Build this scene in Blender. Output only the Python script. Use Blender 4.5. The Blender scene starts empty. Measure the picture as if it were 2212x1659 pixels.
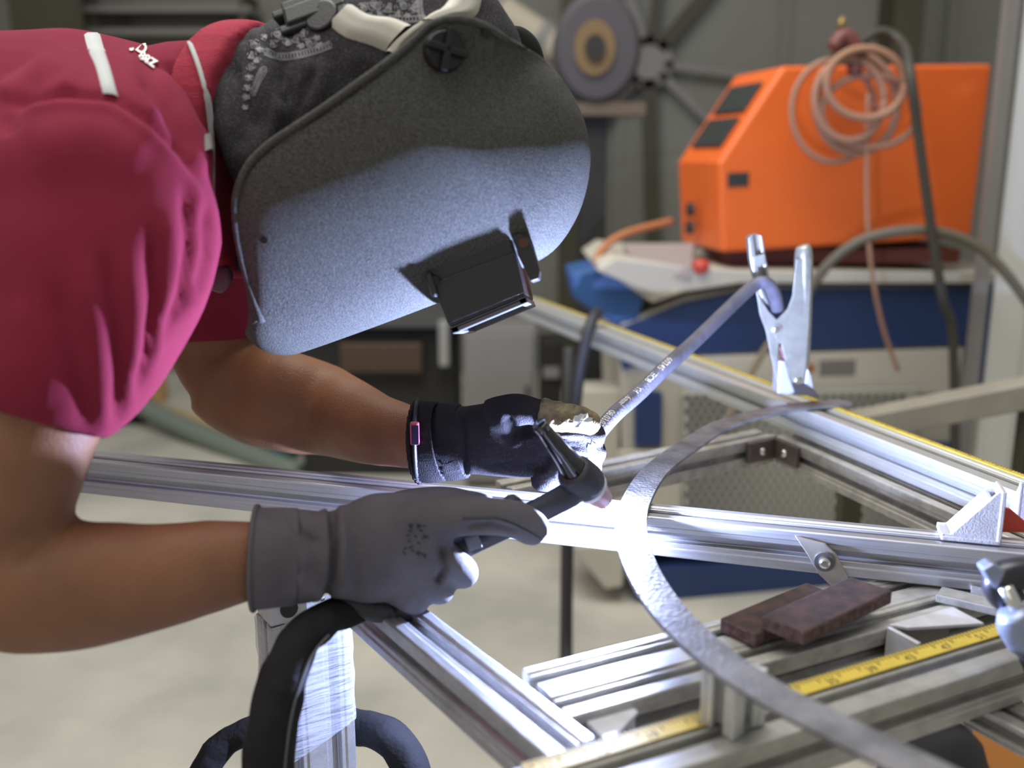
import bpy, bmesh, math, random
from mathutils import Vector, Matrix
from mathutils.bvhtree import BVHTree
from mathutils.noise import noise as pnoise
random.seed(4)
C = bpy.context.scene.collection
SC = bpy.context.scene
V = Vector
# ---------------------------------------------------------------- camera, world, lights
F = 2125.0; CX, CY = 1106.0, 829.5; TH = math.radians(13); H = 1.24; T = 0.90; T0 = 0.858
cd = bpy.data.cameras.new('camera'); cam = bpy.data.objects.new('camera', cd); C.objects.link(cam)
cd.sensor_width = 36; cd.lens = F * 36 / 2212; cd.clip_start = .02
cam.location = (0, 0, H); cam.rotation_euler = (math.pi / 2 - TH, 0, 0)
cd.dof.use_dof = True; cd.dof.focus_distance = 0.98; cd.dof.aperture_fstop = 2.8
SC.camera = cam
w = bpy.data.worlds.new('sky'); SC.world = w; w.use_nodes = True
w.node_tree.nodes['Background'].inputs[0].default_value = (.98, .97, .93, 1)
w.node_tree.nodes['Background'].inputs[1].default_value = .34
def area(name, loc, tgt, size, power, col):
    l = bpy.data.lights.new(name, 'AREA'); l.shape = 'RECTANGLE'; l.size, l.size_y = size; l.energy = power; l.color = col
    o = bpy.data.objects.new(name, l); C.objects.link(o); o.location = loc
    o.rotation_euler = (V(tgt) - V(loc)).to_track_quat('-Z', 'Y').to_euler(); return o
area('roof_light', (-.6, .9, 3.6), (-.1, 1.2, 1), (2.6, 2.6), 52, (1, .98, .93))
area('doorway_light', (-2.6, -1.8, 2.3), (0, 1.2, .9), (2.4, 2.4), 17, (1, .95, .86))
area('background_light', (-.2, 1.9, 3.5), (1.0, 3.2, .6), (2.4, 1.6), 66, (1, .98, .93))
SC.view_settings.view_transform = 'Standard'; SC.view_settings.look = 'None'
SC.view_settings.exposure = 0; SC.view_settings.gamma = 1; SC.view_settings.use_curve_mapping = False

# ---------------------------------------------------------------- helpers
def ray(px, py):
    x = (px - CX) / F; y = (CY - py) / F
    return V((x, math.cos(TH) + y * math.sin(TH), -math.sin(TH) + y * math.cos(TH)))
def PY(px, py, Y):                       # photo point at forward distance Y
    r = ray(px, py); return V((0, 0, H)) + r * (Y / r.y)
def PZ(px, py, z):                       # photo point on the level z
    r = ray(px, py); return V((0, 0, H)) + r * ((z - H) / r.z)
def proj(p):
    d = p - V((0, 0, H)); f = d.y * math.cos(TH) - d.z * math.sin(TH); u = d.y * math.sin(TH) + d.z * math.cos(TH)
    return CX + F * d.x / f, CY - F * u / f
def mat(name, col, rough=.6, metal=0, noise=0, nscale=20, bump=0, bscale=200, spec=.5, emit=None, sss=0, col2=None, stretch=None, coat=0, detail=4):
    m = bpy.data.materials.new(name); m.use_nodes = True; nt = m.node_tree; b = nt.nodes['Principled BSDF']
    b.inputs['Base Color'].default_value = (*col, 1); b.inputs['Roughness'].default_value = rough
    b.inputs['Metallic'].default_value = metal; b.inputs['Specular IOR Level'].default_value = spec
    if coat: b.inputs['Coat Weight'].default_value = coat
    if sss: b.inputs['Subsurface Weight'].default_value = sss; b.inputs['Subsurface Scale'].default_value = .006; b.inputs['Subsurface Radius'].default_value = (1, .4, .2)
    if emit: b.inputs['Emission Color'].default_value = (*emit[0], 1); b.inputs['Emission Strength'].default_value = emit[1]
    if noise or col2 or bump:
        tc = nt.nodes.new('ShaderNodeTexCoord'); mp = nt.nodes.new('ShaderNodeMapping'); nt.links.new(tc.outputs['Object'], mp.inputs[0])
        if stretch: mp.inputs['Scale'].default_value = stretch
    if noise or col2:
        n = nt.nodes.new('ShaderNodeTexNoise'); n.inputs['Scale'].default_value = nscale; n.inputs['Detail'].default_value = detail
        nt.links.new(mp.outputs[0], n.inputs['Vector'])
        r = nt.nodes.new('ShaderNodeValToRGB'); c2 = col2 or tuple(c * (1 - noise) for c in col)
        r.color_ramp.elements[0].position = .35; r.color_ramp.elements[1].position = .65
        r.color_ramp.elements[0].color = (*c2, 1); r.color_ramp.elements[1].color = (*col, 1)
        nt.links.new(n.outputs[0], r.inputs[0]); nt.links.new(r.outputs[0], b.inputs['Base Color'])
    if bump:
        n2 = nt.nodes.new('ShaderNodeTexNoise'); n2.inputs['Scale'].default_value = bscale; n2.inputs['Detail'].default_value = 2
        nt.links.new(mp.outputs[0], n2.inputs['Vector'])
        bp = nt.nodes.new('ShaderNodeBump'); bp.inputs['Strength'].default_value = bump; bp.inputs['Distance'].default_value = .002
        nt.links.new(n2.outputs[0], bp.inputs['Height']); nt.links.new(bp.outputs[0], b.inputs['Normal'])
    return m
def tag(o, label, cat, group=None, kind=None):
    if label: o['label'] = label
    if cat: o['category'] = cat
    if group: o['group'] = group
    if kind: o['kind'] = kind
    return o
def empty(name, loc, label, cat, group=None):
    o = bpy.data.objects.new(name, None); C.objects.link(o); o.location = loc; o.empty_display_size = .02
    return tag(o, label, cat, group)
class MB:
    def __init__(s): s.v = []; s.f = []; s.m = []
    def add(s, vs, fs, mi=0):
        k = len(s.v); s.v += [V(v) for v in vs]; s.f += [tuple(i + k for i in f) for f in fs]; s.m += [mi] * len(fs); return s
    def box(s, c, ax, ay, az, mi=0):     # centre and three half-axis vectors
        c, ax, ay, az = V(c), V(ax), V(ay), V(az)
        vs = [c + ax * i + ay * j + az * k for k in (-1, 1) for j in (-1, 1) for i in (-1, 1)]
        return s.add(vs, [(0, 2, 3, 1), (4, 5, 7, 6), (0, 1, 5, 4), (2, 6, 7, 3), (0, 4, 6, 2), (1, 3, 7, 5)], mi)
    def prism(s, poly, ext, mi=0):       # polygon (3D points) pushed along ext
        n = len(poly); a = [V(p) for p in poly]; b = [p + V(ext) for p in a]
        return s.add(a + b, [tuple(range(n)), tuple(range(2 * n - 1, n - 1, -1))] + [(i, i + n, (i + 1) % n + n, (i + 1) % n) for i in range(n)], mi)
    def tube(s, pts, rad, n=16, up=None, sub=6, cap=True, mi=0, sq=1.0):
        vs, fs = sweep(pts, rad, n, up, sub, cap, sq); return s.add(vs, fs, mi)
    def disc(s, c, axis, r, h, n=20, mi=0, r2=None):
        axis = V(axis).normalized(); return s.tube([V(c), V(c) + axis * h], [r, r if r2 is None else r2], n, sub=1, mi=mi)
    def ball(s, c, r, n=10, mi=0):
        c = V(c); r = (r, r, r) if not hasattr(r, '__len__') else r
        vs = [c + V((0, 0, r[2]))]; fs = []
        for i in range(1, n):
            a = math.pi * i / n
            for j in range(2 * n):
                b = math.pi * j / n; vs.append(c + V((r[0] * math.sin(a) * math.cos(b), r[1] * math.sin(a) * math.sin(b), r[2] * math.cos(a))))
        vs.append(c - V((0, 0, r[2]))); m = 2 * n
        for j in range(m): fs.append((0, 1 + j, 1 + (j + 1) % m))
        for i in range(n - 2):
            for j in range(m): fs.append((1 + i * m + j, 1 + (i + 1) * m + j, 1 + (i + 1) * m + (j + 1) % m, 1 + i * m + (j + 1) % m))
        for j in range(m): fs.append((len(vs) - 1, 1 + (n - 2) * m + (j + 1) % m, 1 + (n - 2) * m + j))
        return s.add(vs, fs, mi)
    def build(s, name, mats, parent=None, smooth=False, bevel=0, seg=2, fixn=True):
        me = bpy.data.meshes.new(name); me.from_pydata([tuple(v) for v in s.v], [], s.f)
        mats = mats if isinstance(mats, (list, tuple)) else [mats]
        for m in mats: me.materials.append(m)
        me.polygons.foreach_set('material_index', s.m)
        if fixn:
            bm = bmesh.new(); bm.from_mesh(me); bmesh.ops.recalc_face_normals(bm, faces=bm.faces); bm.to_mesh(me); bm.free()
        me.polygons.foreach_set('use_smooth', [smooth] * len(me.polygons)); me.update()
        o = bpy.data.objects.new(name, me); C.objects.link(o)
        if parent: o.parent = parent; o.matrix_parent_inverse = Matrix.Translation(-world_loc(parent))
        if bevel:
            b = o.modifiers.new('bevel', 'BEVEL'); b.width = bevel; b.segments = seg; b.limit_method = 'ANGLE'; b.angle_limit = math.radians(40)
        return o
def world_loc(o):
    # parents are only ever moved, never turned
    l = V(o.location)
    if o.parent: l = l + o.matrix_parent_inverse.translation + world_loc(o.parent)
    return l
def cat(p0, p1, p2, p3, t):
    return .5 * ((2 * p1) + (p2 - p0) * t + (2 * p0 - 5 * p1 + 4 * p2 - p3) * t * t + (3 * p1 - p0 - 3 * p2 + p3) * t ** 3)
def spline(pts, sub):
    if sub <= 1 or len(pts) < 3: return list(pts)
    out = []; n = len(pts)
    for i in range(n - 1):
        for k in range(sub):
            out.append(cat(pts[max(i - 1, 0)], pts[i], pts[i + 1], pts[min(i + 2, n - 1)], k / sub))
    out.append(pts[-1]); return out
def sweep(pts, rad, n=16, up=None, sub=6, cap=True, sq=1.0):
    pts = [V(p) for p in pts]
    if not hasattr(rad, '__len__'): rad = [rad] * len(pts)
    R = [V((r, r, 0)) if not hasattr(r, '__len__') else V((r[0], r[1], 0)) for r in rad]
    P = spline(pts, sub); R = spline(R, sub); vs = []; fs = []; ref = V(up) if up else None
    for i, p in enumerate(P):
        t = (P[min(i + 1, len(P) - 1)] - P[max(i - 1, 0)]).normalized()
        if ref is None: ref = V((0, 0, 1)) if abs(t.z) < .9 else V((1, 0, 0))
        a = (ref - t * ref.dot(t)).normalized(); b = t.cross(a)
        if not up: ref = a
        for k in range(n):
            g = 2 * math.pi * k / n; c, s_ = math.cos(g), math.sin(g)
            if sq != 1: c = math.copysign(abs(c) ** sq, c); s_ = math.copysign(abs(s_) ** sq, s_)
            vs.append(p + a * (R[i].x * c) + b * (R[i].y * s_))
    m = len(P)
    for i in range(m - 1):
        for k in range(n): fs.append((i * n + k, i * n + (k + 1) % n, (i + 1) * n + (k + 1) % n, (i + 1) * n + k))
    if cap:
        fs.append(tuple(range(n - 1, -1, -1))); fs.append(tuple(range((m - 1) * n, m * n)))
    return vs, fs
def fuse(name, mb, m, parent, voxel, smooth=6, fn=None, keep=None):
    """turn overlapping closed shapes into one continuous surface"""
    o = mb.build('tmp', m); r = o.modifiers.new('r', 'REMESH'); r.mode = 'VOXEL'; r.voxel_size = voxel; r.use_smooth_shade = True
    s = o.modifiers.new('s', 'SMOOTH'); s.factor = .5; s.iterations = smooth
    dg = bpy.context.evaluated_depsgraph_get(); me = bpy.data.meshes.new_from_object(o.evaluated_get(dg), depsgraph=dg)
    bpy.data.objects.remove(o)
    if fn:
        nr = [v.normal.copy() for v in me.vertices]
        for v, k in zip(me.vertices, nr):
            d = fn(v.co, k)
            if d is not None: v.co = v.co + (d if isinstance(d, Vector) else k * d)
    me.name = name; o = bpy.data.objects.new(name, me); C.objects.link(o)
    me.polygons.foreach_set('use_smooth', [True] * len(me.polygons)); me.update()
    if parent: o.parent = parent; o.matrix_parent_inverse = Matrix.Translation(-world_loc(parent))
    return o
def seg_d(x, y, pl):
    best = (1e9, 0)
    for i in range(len(pl) - 1):
        ax, ay = pl[i]; bx, by = pl[i + 1]; dx, dy = bx - ax, by - ay
        t = max(0, min(1, ((x - ax) * dx + (y - ay) * dy) / (dx * dx + dy * dy + 1e-9)))
        d = math.hypot(x - ax - dx * t, y - ay - dy * t)
        if d < best[0]: best = (d, (i + t) / (len(pl) - 1))
    return best
def folds(lines, base=0, bs=40):
    """raised or sunk creases running along lines of the cloth"""
    def fn(co, n):
        d = base * pnoise(co * bs) if base else 0
        if n.y < .35:
            x, y = proj(co)
            for pl, wd, amp in lines:
                q, t = seg_d(x, y, pl)
                if q < wd * 2.5: d += amp * math.exp(-(q / wd) ** 2) * min(1, 6 * t + .15, 6 * (1 - t) + .15)
        return d
    return fn
def bvh_of(o):
    M = Matrix.Translation(world_loc(o)) if not o.parent else Matrix.Identity(4)
    me = o.data; return BVHTree.FromPolygons([v.co.copy() for v in me.vertices], [tuple(p.vertices) for p in me.polygons])
def hit(bv, px, py):
    r = bv.ray_cast(V((0, 0, H)), ray(px, py).normalized()); return r[0], r[1]
def ribbon_on(name, bv, left, right, m, parent, lift=.0015, k=14, across=4):
    """a strip of cloth sewn on a surface, between two edge lines"""
    L = spline([V((a, b, 0)) for a, b in left], 8); R = spline([V((a, b, 0)) for a, b in right], 8); n = min(len(L), len(R)); rows = []
    for i in range(n):
        row = []
        for j in range(across + 1):
            q = L[i].lerp(R[i], j / across); p, nn = hit(bv, q.x, q.y)
            row.append(None if p is None else (p + nn * (lift if 0 < j < across else -.001)))
        if all(r is not None for r in row): rows.append(row)
    mb = MB(); vs = [p for r in rows for p in r]; a = across + 1
    mb.add(vs, [(i * a + j, i * a + j + 1, (i + 1) * a + j + 1, (i + 1) * a + j) for i in range(len(rows) - 1) for j in range(across)])
    return mb.build(name, m, parent, smooth=True)
def text_mesh(txt, size, extr=0.0, bold=0.0):
    c = bpy.data.curves.new('t', 'FONT'); c.body = txt; c.size = size; c.offset = bold; c.extrude = extr
    o = bpy.data.objects.new('t', c); C.objects.link(o); dg = bpy.context.evaluated_depsgraph_get()
    me = bpy.data.meshes.new_from_object(o.evaluated_get(dg), depsgraph=dg)
    bm = bmesh.new(); bm.from_mesh(me); bmesh.ops.triangulate(bm, faces=bm.faces)
    vs = [v.co.copy() for v in bm.verts]; fs = [tuple(v.index for v in f.verts) for f in bm.faces]; bm.free()
    bpy.data.objects.remove(o); return vs, fs

# ---------------------------------------------------------------- materials
def brushed(name, col, rough=.34, metal=.85, ang=0, dirt=0.12):
    m = bpy.data.materials.new(name); m.use_nodes = True; nt = m.node_tree; b = nt.nodes['Principled BSDF']
    b.inputs['Metallic'].default_value = metal
    tc = nt.nodes.new('ShaderNodeTexCoord'); mp = nt.nodes.new('ShaderNodeMapping'); mp.inputs['Rotation'].default_value = (0, 0, -ang)
    mp2 = nt.nodes.new('ShaderNodeMapping'); mp2.inputs['Scale'].default_value = (.006, 1, 1); nt.links.new(tc.outputs['Object'], mp.inputs[0]); nt.links.new(mp.outputs[0], mp2.inputs[0])
    n = nt.nodes.new('ShaderNodeTexNoise'); n.inputs['Scale'].default_value = 700; n.inputs['Detail'].default_value = 2; nt.links.new(mp2.outputs[0], n.inputs['Vector'])
    n2 = nt.nodes.new('ShaderNodeTexNoise'); n2.inputs['Scale'].default_value = 38; n2.inputs['Detail'].default_value = 6; n2.inputs['Roughness'].default_value = .65; nt.links.new(tc.outputs['Object'], n2.inputs['Vector'])
    r = nt.nodes.new('ShaderNodeValToRGB'); r.color_ramp.elements[0].position = .3; r.color_ramp.elements[1].position = .6
    r.color_ramp.elements[0].color = (*[c * (1 - dirt * 2) for c in col], 1); r.color_ramp.elements[1].color = (*col, 1)
    nt.links.new(n2.outputs[0], r.inputs[0])
    mx = nt.nodes.new('ShaderNodeMix'); mx.data_type = 'RGBA'; mx.blend_type = 'MULTIPLY'; mx.inputs[0].default_value = .35
    nt.links.new(r.outputs[0], mx.inputs[6]); nt.links.new(n.outputs[0], mx.inputs[7]); nt.links.new(mx.outputs[2], b.inputs['Base Color'])
    mr = nt.nodes.new('ShaderNodeMapRange'); mr.inputs[3].default_value = rough - .08; mr.inputs[4].default_value = rough + .14
    nt.links.new(n.outputs[0], mr.inputs[0]); nt.links.new(mr.outputs[0], b.inputs['Roughness'])
    bp = nt.nodes.new('ShaderNodeBump'); bp.inputs['Strength'].default_value = .07; bp.inputs['Distance'].default_value = .0006
    nt.links.new(n.outputs[0], bp.inputs['Height']); nt.links.new(bp.outputs[0], b.inputs['Normal'])
    return m
aA = math.atan2(-.29, .957); aB = math.atan2(-.938, .346); aF = math.atan2(.44, .9)
ALU_A = brushed('clean_aluminium', (.55, .55, .57), .42, .8, aA, .03)
ALU_B = brushed('clean_aluminium_diagonal', (.74, .75, .74), .40, .6, aB, .04)
ALU_E = brushed('clean_aluminium_leg', (.72, .72, .74), .36, .8, aB + .1, .1)
ALU_OLD = brushed('worn_aluminium', (.64, .62, .56), .46, .55, aF, .2)
ALU_OLDC = brushed('worn_aluminium_corner', (.60, .57, .50), .46, .55, aB, .2)
ALU_G = brushed('dull_aluminium', (.56, .55, .51), .45, .55, aF, .15)
CAST = mat('cast_zinc', (.66, .66, .70), .5, .35, noise=.15, nscale=60, bump=.3, bscale=700)
STEEL = mat('ring_steel', (.27, .265, .275), .48, .55, noise=.45, nscale=38, bump=.3, bscale=300)
RUST = mat('rusty_steel', (.050, .044, .043), .85, 0, col2=(.088, .058, .053), nscale=75, bump=.35, bscale=700, detail=8, spec=.0)
RUSTEDGE = mat('sawn_rusty_edge', (.10, .06, .055), .8, 0, col2=(.17, .12, .12), nscale=160, bump=.6, bscale=400, spec=.05)
CHROME = mat('bright_screw', (.75, .74, .7), .25, 1)
GALV = mat('galvanised_steel', (.42, .42, .37), .42, .6, noise=.2, nscale=60, bump=.3, bscale=500)
BLACKM = mat('black_plastic', (.008, .008, .009), .34, 0, bump=.15, bscale=500)
SHELL = mat('black_grained_plastic', (.140, .140, .130), .66, 0, noise=.6, nscale=800, bump=.9, bscale=1100, spec=.12, detail=2)
RUBBER = mat('black_rubber', (.028, .027, .033), .55, 0, bump=.3, bscale=300)
SHEATH = mat('black_leather_sheath', (.020, .019, .020), .85, 0, noise=.3, nscale=30, bump=.5, bscale=160, spec=.2)
CABLE = mat('grey_rubber_cable', (.15, .145, .19), .5, 0, noise=.25, nscale=40, bump=.3, bscale=400, spec=.3)
SHIRT = mat('maroon_jersey', (.25, .018, .045), .88, 0, noise=.12, nscale=8, bump=.45, bscale=1500, spec=.2)
SHIRT.node_tree.nodes['Principled BSDF'].inputs['Sheen Weight'].default_value = .08
SHIRT.node_tree.nodes['Principled BSDF'].inputs['Sheen Tint'].default_value = (.9, .3, .6, 1)
RIB = mat('maroon_rib_knit', (.40, .04, .07), .85, 0, noise=.2, nscale=60, bump=.8, bscale=500, stretch=(.3, 1, 3), spec=.2)
STRIPE = mat('light_grey_tape', (.55, .57, .57), .8, 0, bump=.3, bscale=900)
WHITE = mat('white_thread', (.8, .78, .76), .7, 0)
SKIN = mat('brown_skin', (.26, .118, .060), .55, 0, noise=.22, nscale=14, bump=.35, bscale=420, sss=.06, spec=.35)
GLOVE_N = mat('grey_glove_fabric', (.125, .115, .125), .85, 0, noise=.22, nscale=22, bump=.5, bscale=900, spec=.25)
GLOVE_D = mat('charcoal_glove_coating', (.030, .028, .033), .92, 0, noise=.25, nscale=30, bump=.5, bscale=900, spec=.12)
PALM = mat('black_palm_coating', (.028, .03, .033), .6, 0, bump=.4, bscale=300)
TAN = mat('worn_tan_leather', (.27, .21, .10), .65, 0, col2=(.07, .055, .035), nscale=70, bump=.9, bscale=180, detail=8)
SILVER = mat('crinkled_silver', (.82, .84, .88), .28, .9, bump=1.0, bscale=130)  # bright silver for the patches on thumb cap and finger ends
STRAPM = mat('cream_plastic_band', (.62, .59, .50), .45, 0, noise=.1, nscale=20)
TROUS = mat('dark_trousers', (.03, .032, .04), .8, 0, bump=.3, bscale=600)
ARC = mat('welding_arc', (1, 1, 1), .5, 0, emit=((.82, .88, 1), 160))
CERAM = mat('pink_ceramic', (.42, .22, .22), .4, 0, coat=.3)
GLASSW = mat('white_insulator', (.62, .62, .64), .4, 0)
TAPEY = mat('yellow_scale_tape', (.62, .46, .06), .6, 0, noise=.15, nscale=40)
INK = mat('black_ink', (.03, .025, .02), .7)
def paisley():
    m = bpy.data.materials.new('bandana_cloth'); m.use_nodes = True; nt = m.node_tree; b = nt.nodes['Principled BSDF']
    b.inputs['Roughness'].default_value = .85; b.inputs['Specular IOR Level'].default_value = .2
    tc = nt.nodes.new('ShaderNodeTexCoord'); n = nt.nodes.new('ShaderNodeTexNoise'); n.inputs['Scale'].default_value = 650
    nt.links.new(tc.outputs['Object'], n.inputs['Vector'])
    r = nt.nodes.new('ShaderNodeValToRGB'); r.color_ramp.elements[0].position = .5; r.color_ramp.elements[1].position = .85
    r.color_ramp.elements[0].color = (.045, .041, .047, 1); r.color_ramp.elements[1].color = (.14, .14, .15, 1)
    nt.links.new(n.outputs[0], r.inputs[0]); nt.links.new(r.outputs[0], b.inputs['Base Color'])
    bp = nt.nodes.new('ShaderNodeBump'); bp.inputs['Strength'].default_value = .4; bp.inputs['Distance'].default_value = .001
    nt.links.new(n.outputs[0], bp.inputs['Height']); nt.links.new(bp.outputs[0], b.inputs['Normal']); return m
BAND = paisley()
ORANGE = mat('orange_paint', (.80, .145, .022), .42, 0, noise=.06, nscale=6)
ORANGED = mat('orange_cloth', (.32, .12, .02), .8)
CREAM = mat('cream_paint', (.56, .53, .45), .5, 0, noise=.06, nscale=5)
BLUEP = mat('blue_paint', (.018, .045, .15), .5, 0, noise=.1, nscale=5)
BLUEL = mat('bright_blue_plastic', (.03, .10, .30), .45)
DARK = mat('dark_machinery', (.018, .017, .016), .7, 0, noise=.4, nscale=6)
GREYP = mat('grey_panel', (.22, .21, .205), .6, 0, noise=.08, nscale=4)
SCREEN = mat('dark_display', (.035, .04, .04), .3)
FLOORM = mat('concrete_floor', (.58, .55, .47), .75, 0, col2=(.38, .37, .33), nscale=2.2, bump=.15, bscale=40, detail=6)
WALLM = mat('painted_sheet_wall', (.21, .21, .185), .7, 0, noise=.12, nscale=1.2)
OLIVE = mat('olive_steel_column', (.055, .05, .03), .6, 0, noise=.2, nscale=3)
PALE = mat('pale_curtain', (.58, .58, .54), .8)
HOSEM = mat('pinkish_hose', (.36, .19, .12), .6)

# ---------------------------------------------------------------- large structure
fl = MB().box((0, 3.0, -.02), (4.8, 0, 0), (0, 5.0, 0), (0, 0, .02)).build('floor', FLOORM); tag(fl, 'pale grey concrete workshop floor, slightly stained', None, kind='structure')
wl = MB().box((.3, 5.75, 1.7), (4.4, 0, 0), (0, .05, 0), (0, 0, 1.7)).build('wall_back', WALLM); tag(wl, 'grey green sheet wall at the back of the workshop', None, kind='structure')
for k, x in enumerate((-3.9, -3.0, -2.1, -1.2, -.3, .6, 1.5, 2.4, 3.3, 4.2)):
    MB().box((x, 5.685, 1.7), (.02, 0, 0), (0, .014, 0), (0, 0, 1.7)).build('seam_rib', WALLM, wl)
def column(px0, px1, Y, name, label, m):
    a = PY(px0, 100, Y); b = PY(px1, 100, Y); wd = (b.x - a.x) / 2; c = (a.x + b.x) / 2
    r = empty(name, (c, Y, 0), label, 'column')
    MB().box((c, Y, 1.6), (wd, 0, 0), (0, .012, 0), (0, 0, 1.6)).build('flange', m, r)
    MB().box((c, Y + .1, 1.6), (.012, 0, 0), (0, .09, 0), (0, 0, 1.6)).build('web', m, r)
    MB().box((c, Y + .2, 1.6), (wd, 0, 0), (0, .012, 0), (0, 0, 1.6)).build('flange', m, r)
    MB().box((c, Y + .1, .01), (wd * 1.5, 0, 0), (0, .15, 0), (0, 0, .01)).build('base_plate', m, r)
column(1925, 1990, 4.9, 'steel_column', 'dark olive steel column behind the orange machine', OLIVE)
column(30, 185, 5.2, 'steel_column', 'dark olive steel column behind the bent person', OLIVE)
column(1215, 1260, 5.3, 'steel_column', 'dark steel column hidden partly by the pedestal grinder', OLIVE)
# pale strip curtain on the right
cu = MB()
a0 = PY(2150, 560, 2.55); 
for k in range(6):
    x = a0.x + .05 + k * .085
    cu = MB().tube([V((x, 2.55 + .01 * (k % 2), z)) for z in (.15, 1.0, 2.4)], [(.002, .045)] * 3, 8, up=(0, 1, 0), sub=1)
    if k == 0: root = empty('strip_curtain', (x, 2.55, 0), 'pale plastic strip curtain hanging at the right edge', 'curtain')
    cu.build('curtain_strip', PALE, root)
MB().box((a0.x + .25, 2.55, 2.42), (.3, 0, 0), (0, .03, 0), (0, 0, .02)).build('rail', GREYP, root)
for s in (-1, 1): MB().box((a0.x + .26 + s * .29, 2.55, 1.2), (.015, 0, 0), (0, .015, 0), (0, 0, 1.2)).build('post', GREYP, root)
# cross bracing on the back wall
br = empty('wall_bracing', PY(1400, 135, 5.6), 'star of steel braces meeting at a plate on the back wall', 'bracing')
hub = PY(1400, 135, 5.62)
MB().tube([hub, hub + V((0, -.03, 0))], [.14, .14], 8, up=(0, 0, 1), sub=1).build('gusset_plate', GREYP, br)
for tx, ty, wd, m in ((1545, -40, 26, OLIVE), (1340, -60, 22, GREYP), (1425, -60, 18, OLIVE), (1700, 175, 15, GREYP), (1600, 330, 16, GREYP), (1410, 560, 30, OLIVE), (1290, 270, 24, OLIVE), (1240, 20, 20, GREYP)):
    e = PY(tx, ty, 5.62); d = (e - hub).normalized(); s = d.cross(V((0, 1, 0))); h = wd / F * 5.6
    MB().prism([hub + d * .09 + s * h / 2, hub + d * .09 - s * h / 2, e - s * h / 2, e + s * h / 2], (0, -.03, 0)).build('brace', m, br)
# pedestal grinder
g = PY(1290, 105, 3.3); gr = empty('pedestal_grinder', (g.x, 3.35, 0), 'pedestal grinder with dark wheel and yellow label on black post', 'grinder')
MB().tube([g + V((0, .10, 0)), g + V((0, .0, 0)), g + V((0, -.02, 0))], [(.17, .14), (.17, .14), (.155, .125)], 32, up=(0, 0, 1), sub=1).build('wheel_guard', mat('wheel_grey', (.055, .05, .055), .6), gr, bevel=.006)
MB().tube([g + V((-.01, -.02, -.0)), g + V((-.01, -.032, -.0))], [(.085, .065)] * 2, 28, up=(0, 0, 1), sub=1).build('label_disc', mat('label_ochre', (.16, .10, .035), .6), gr)
MB().tube([g + V((-.01, -.032, -.0)), g + V((-.01, -.05, -.0))], [(.038, .032)] * 2, 20, up=(0, 0, 1), sub=1).build('spindle_nut', DARK, gr)
MB().box((g.x, 3.42, g.z - .01), (.06, 0, 0), (0, .1, 0), (0, 0, .06)).build('motor', DARK, gr, bevel=.02)
MB().box((g.x + .01, 3.4, g.z - .185), (.15, 0, 0), (0, .1, 0), (0, 0, .02)).build('tray', mat('tray_brown', (.12, .09, .055), .6), gr)
MB().box((g.x, 3.4, (g.z - .2) / 2), (.045, 0, 0), (0, .05, 0), (0, 0, (g.z - .2) / 2)).build('post', DARK, gr)
MB().box((g.x, 3.4, .02), (.15, 0, 0), (0, .15, 0), (0, 0, .02)).build('base_plate', DARK, gr)

dc = MB().tube([PY(1010, -30, 4.6), PY(1110, 45, 4.6), PY(1215, 110, 4.6)], .075, 16, sub=4).build('ventilation_duct', mat('beige_duct', (.42, .38, .29), .6), None, smooth=True); tag(dc, 'beige round duct sloping behind the top of the mask', 'duct')
for t_ in ((1070, 12), (1170, 82)): MB().tube([PY(*t_, 4.6) + V((-.02, 0, .012)), PY(*t_, 4.6) + V((.02, 0, -.012))], .082, 16, sub=1).build('clamp_ring', GREYP, dc)
# ---------------------------------------------------------------- blue and cream machine with the orange one on top
def Yf(px): return 2.66 + .16 * (px - 1550) / 550
def pf(px, py, off=0): return PY(px, py, Yf(px) + off)
mch = empty('laser_machine', (pf(1750, 600).x, 3.0, 0), 'long cream and dark blue machine under the orange one', 'machine')
def slab(name, pts, m, dep=.02, par=mch, bev=.004, off=0): return MB().prism([pf(x, y, off) for x, y in pts], (0, dep, 0)).build(name, m, par, bevel=bev)
slab('cabinet_body', [(1340, 700), (1480, 640), (1620, 618), (2190, 618), (2165, 1190), (1350, 1190)], CREAM, .62, off=.02)
slab('blue_band', [(1335, 712), (1480, 655), (1620, 625), (2192, 622), (2180, 742), (1600, 762), (1480, 768), (1345, 800)], BLUEP, .05)
slab('right_blue_panel', [(2088, 740), (2180, 738), (2170, 880), (2085, 850)], BLUEP, .05)
slab('top_plate', [(1290, 585), (1420, 640), (1600, 612), (2195, 612), (2190, 588), (1600, 585), (1470, 575), (1330, 558)], CREAM, .6, off=-.03)
slab('front_panel', [(1475, 772), (2082, 752), (2070, 850), (1475, 860)], mat('pale_panel', (.60, .57, .50), .5), .02)
slab('name_plate', [(1770, 778), (1850, 776), (1848, 812), (1768, 814)], GREYP, .012, off=-.005)
slab('orange_badge', [(1738, 786), (1762, 785), (1761, 806), (1737, 807)], mat('badge_orange', (.42, .15, .05), .5), .012, off=-.005)
slab('blue_stripe', [(1372, 840), (1432, 850), (1430, 965), (1372, 965)], BLUEP, .03, off=-.005)
slab('lower_panel', [(1335, 975), (1480, 975), (1470, 1185), (1335, 1185)], CREAM, .02, off=-.01)
slab('blue_base', [(1362, 1240), (1440, 1228), (2180, 1175), (2175, 1235), (1760, 1285), (1375, 1300)], BLUEP, .55, off=-.02)
slab('blue_corner_panel', [(1915, 960), (2070, 960), (2060, 1060), (1915, 1060)], BLUEP, .04, off=-.015)
for x in (1420, 2060):
    p = pf(x, 1260); p.z = .05
    for dy in (.08, .48): MB().tube([p + V((-.02, dy, 0)), p + V((.02, dy, 0))], [.05, .05], 18, sub=1).build('caster', DARK, mch)
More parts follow.
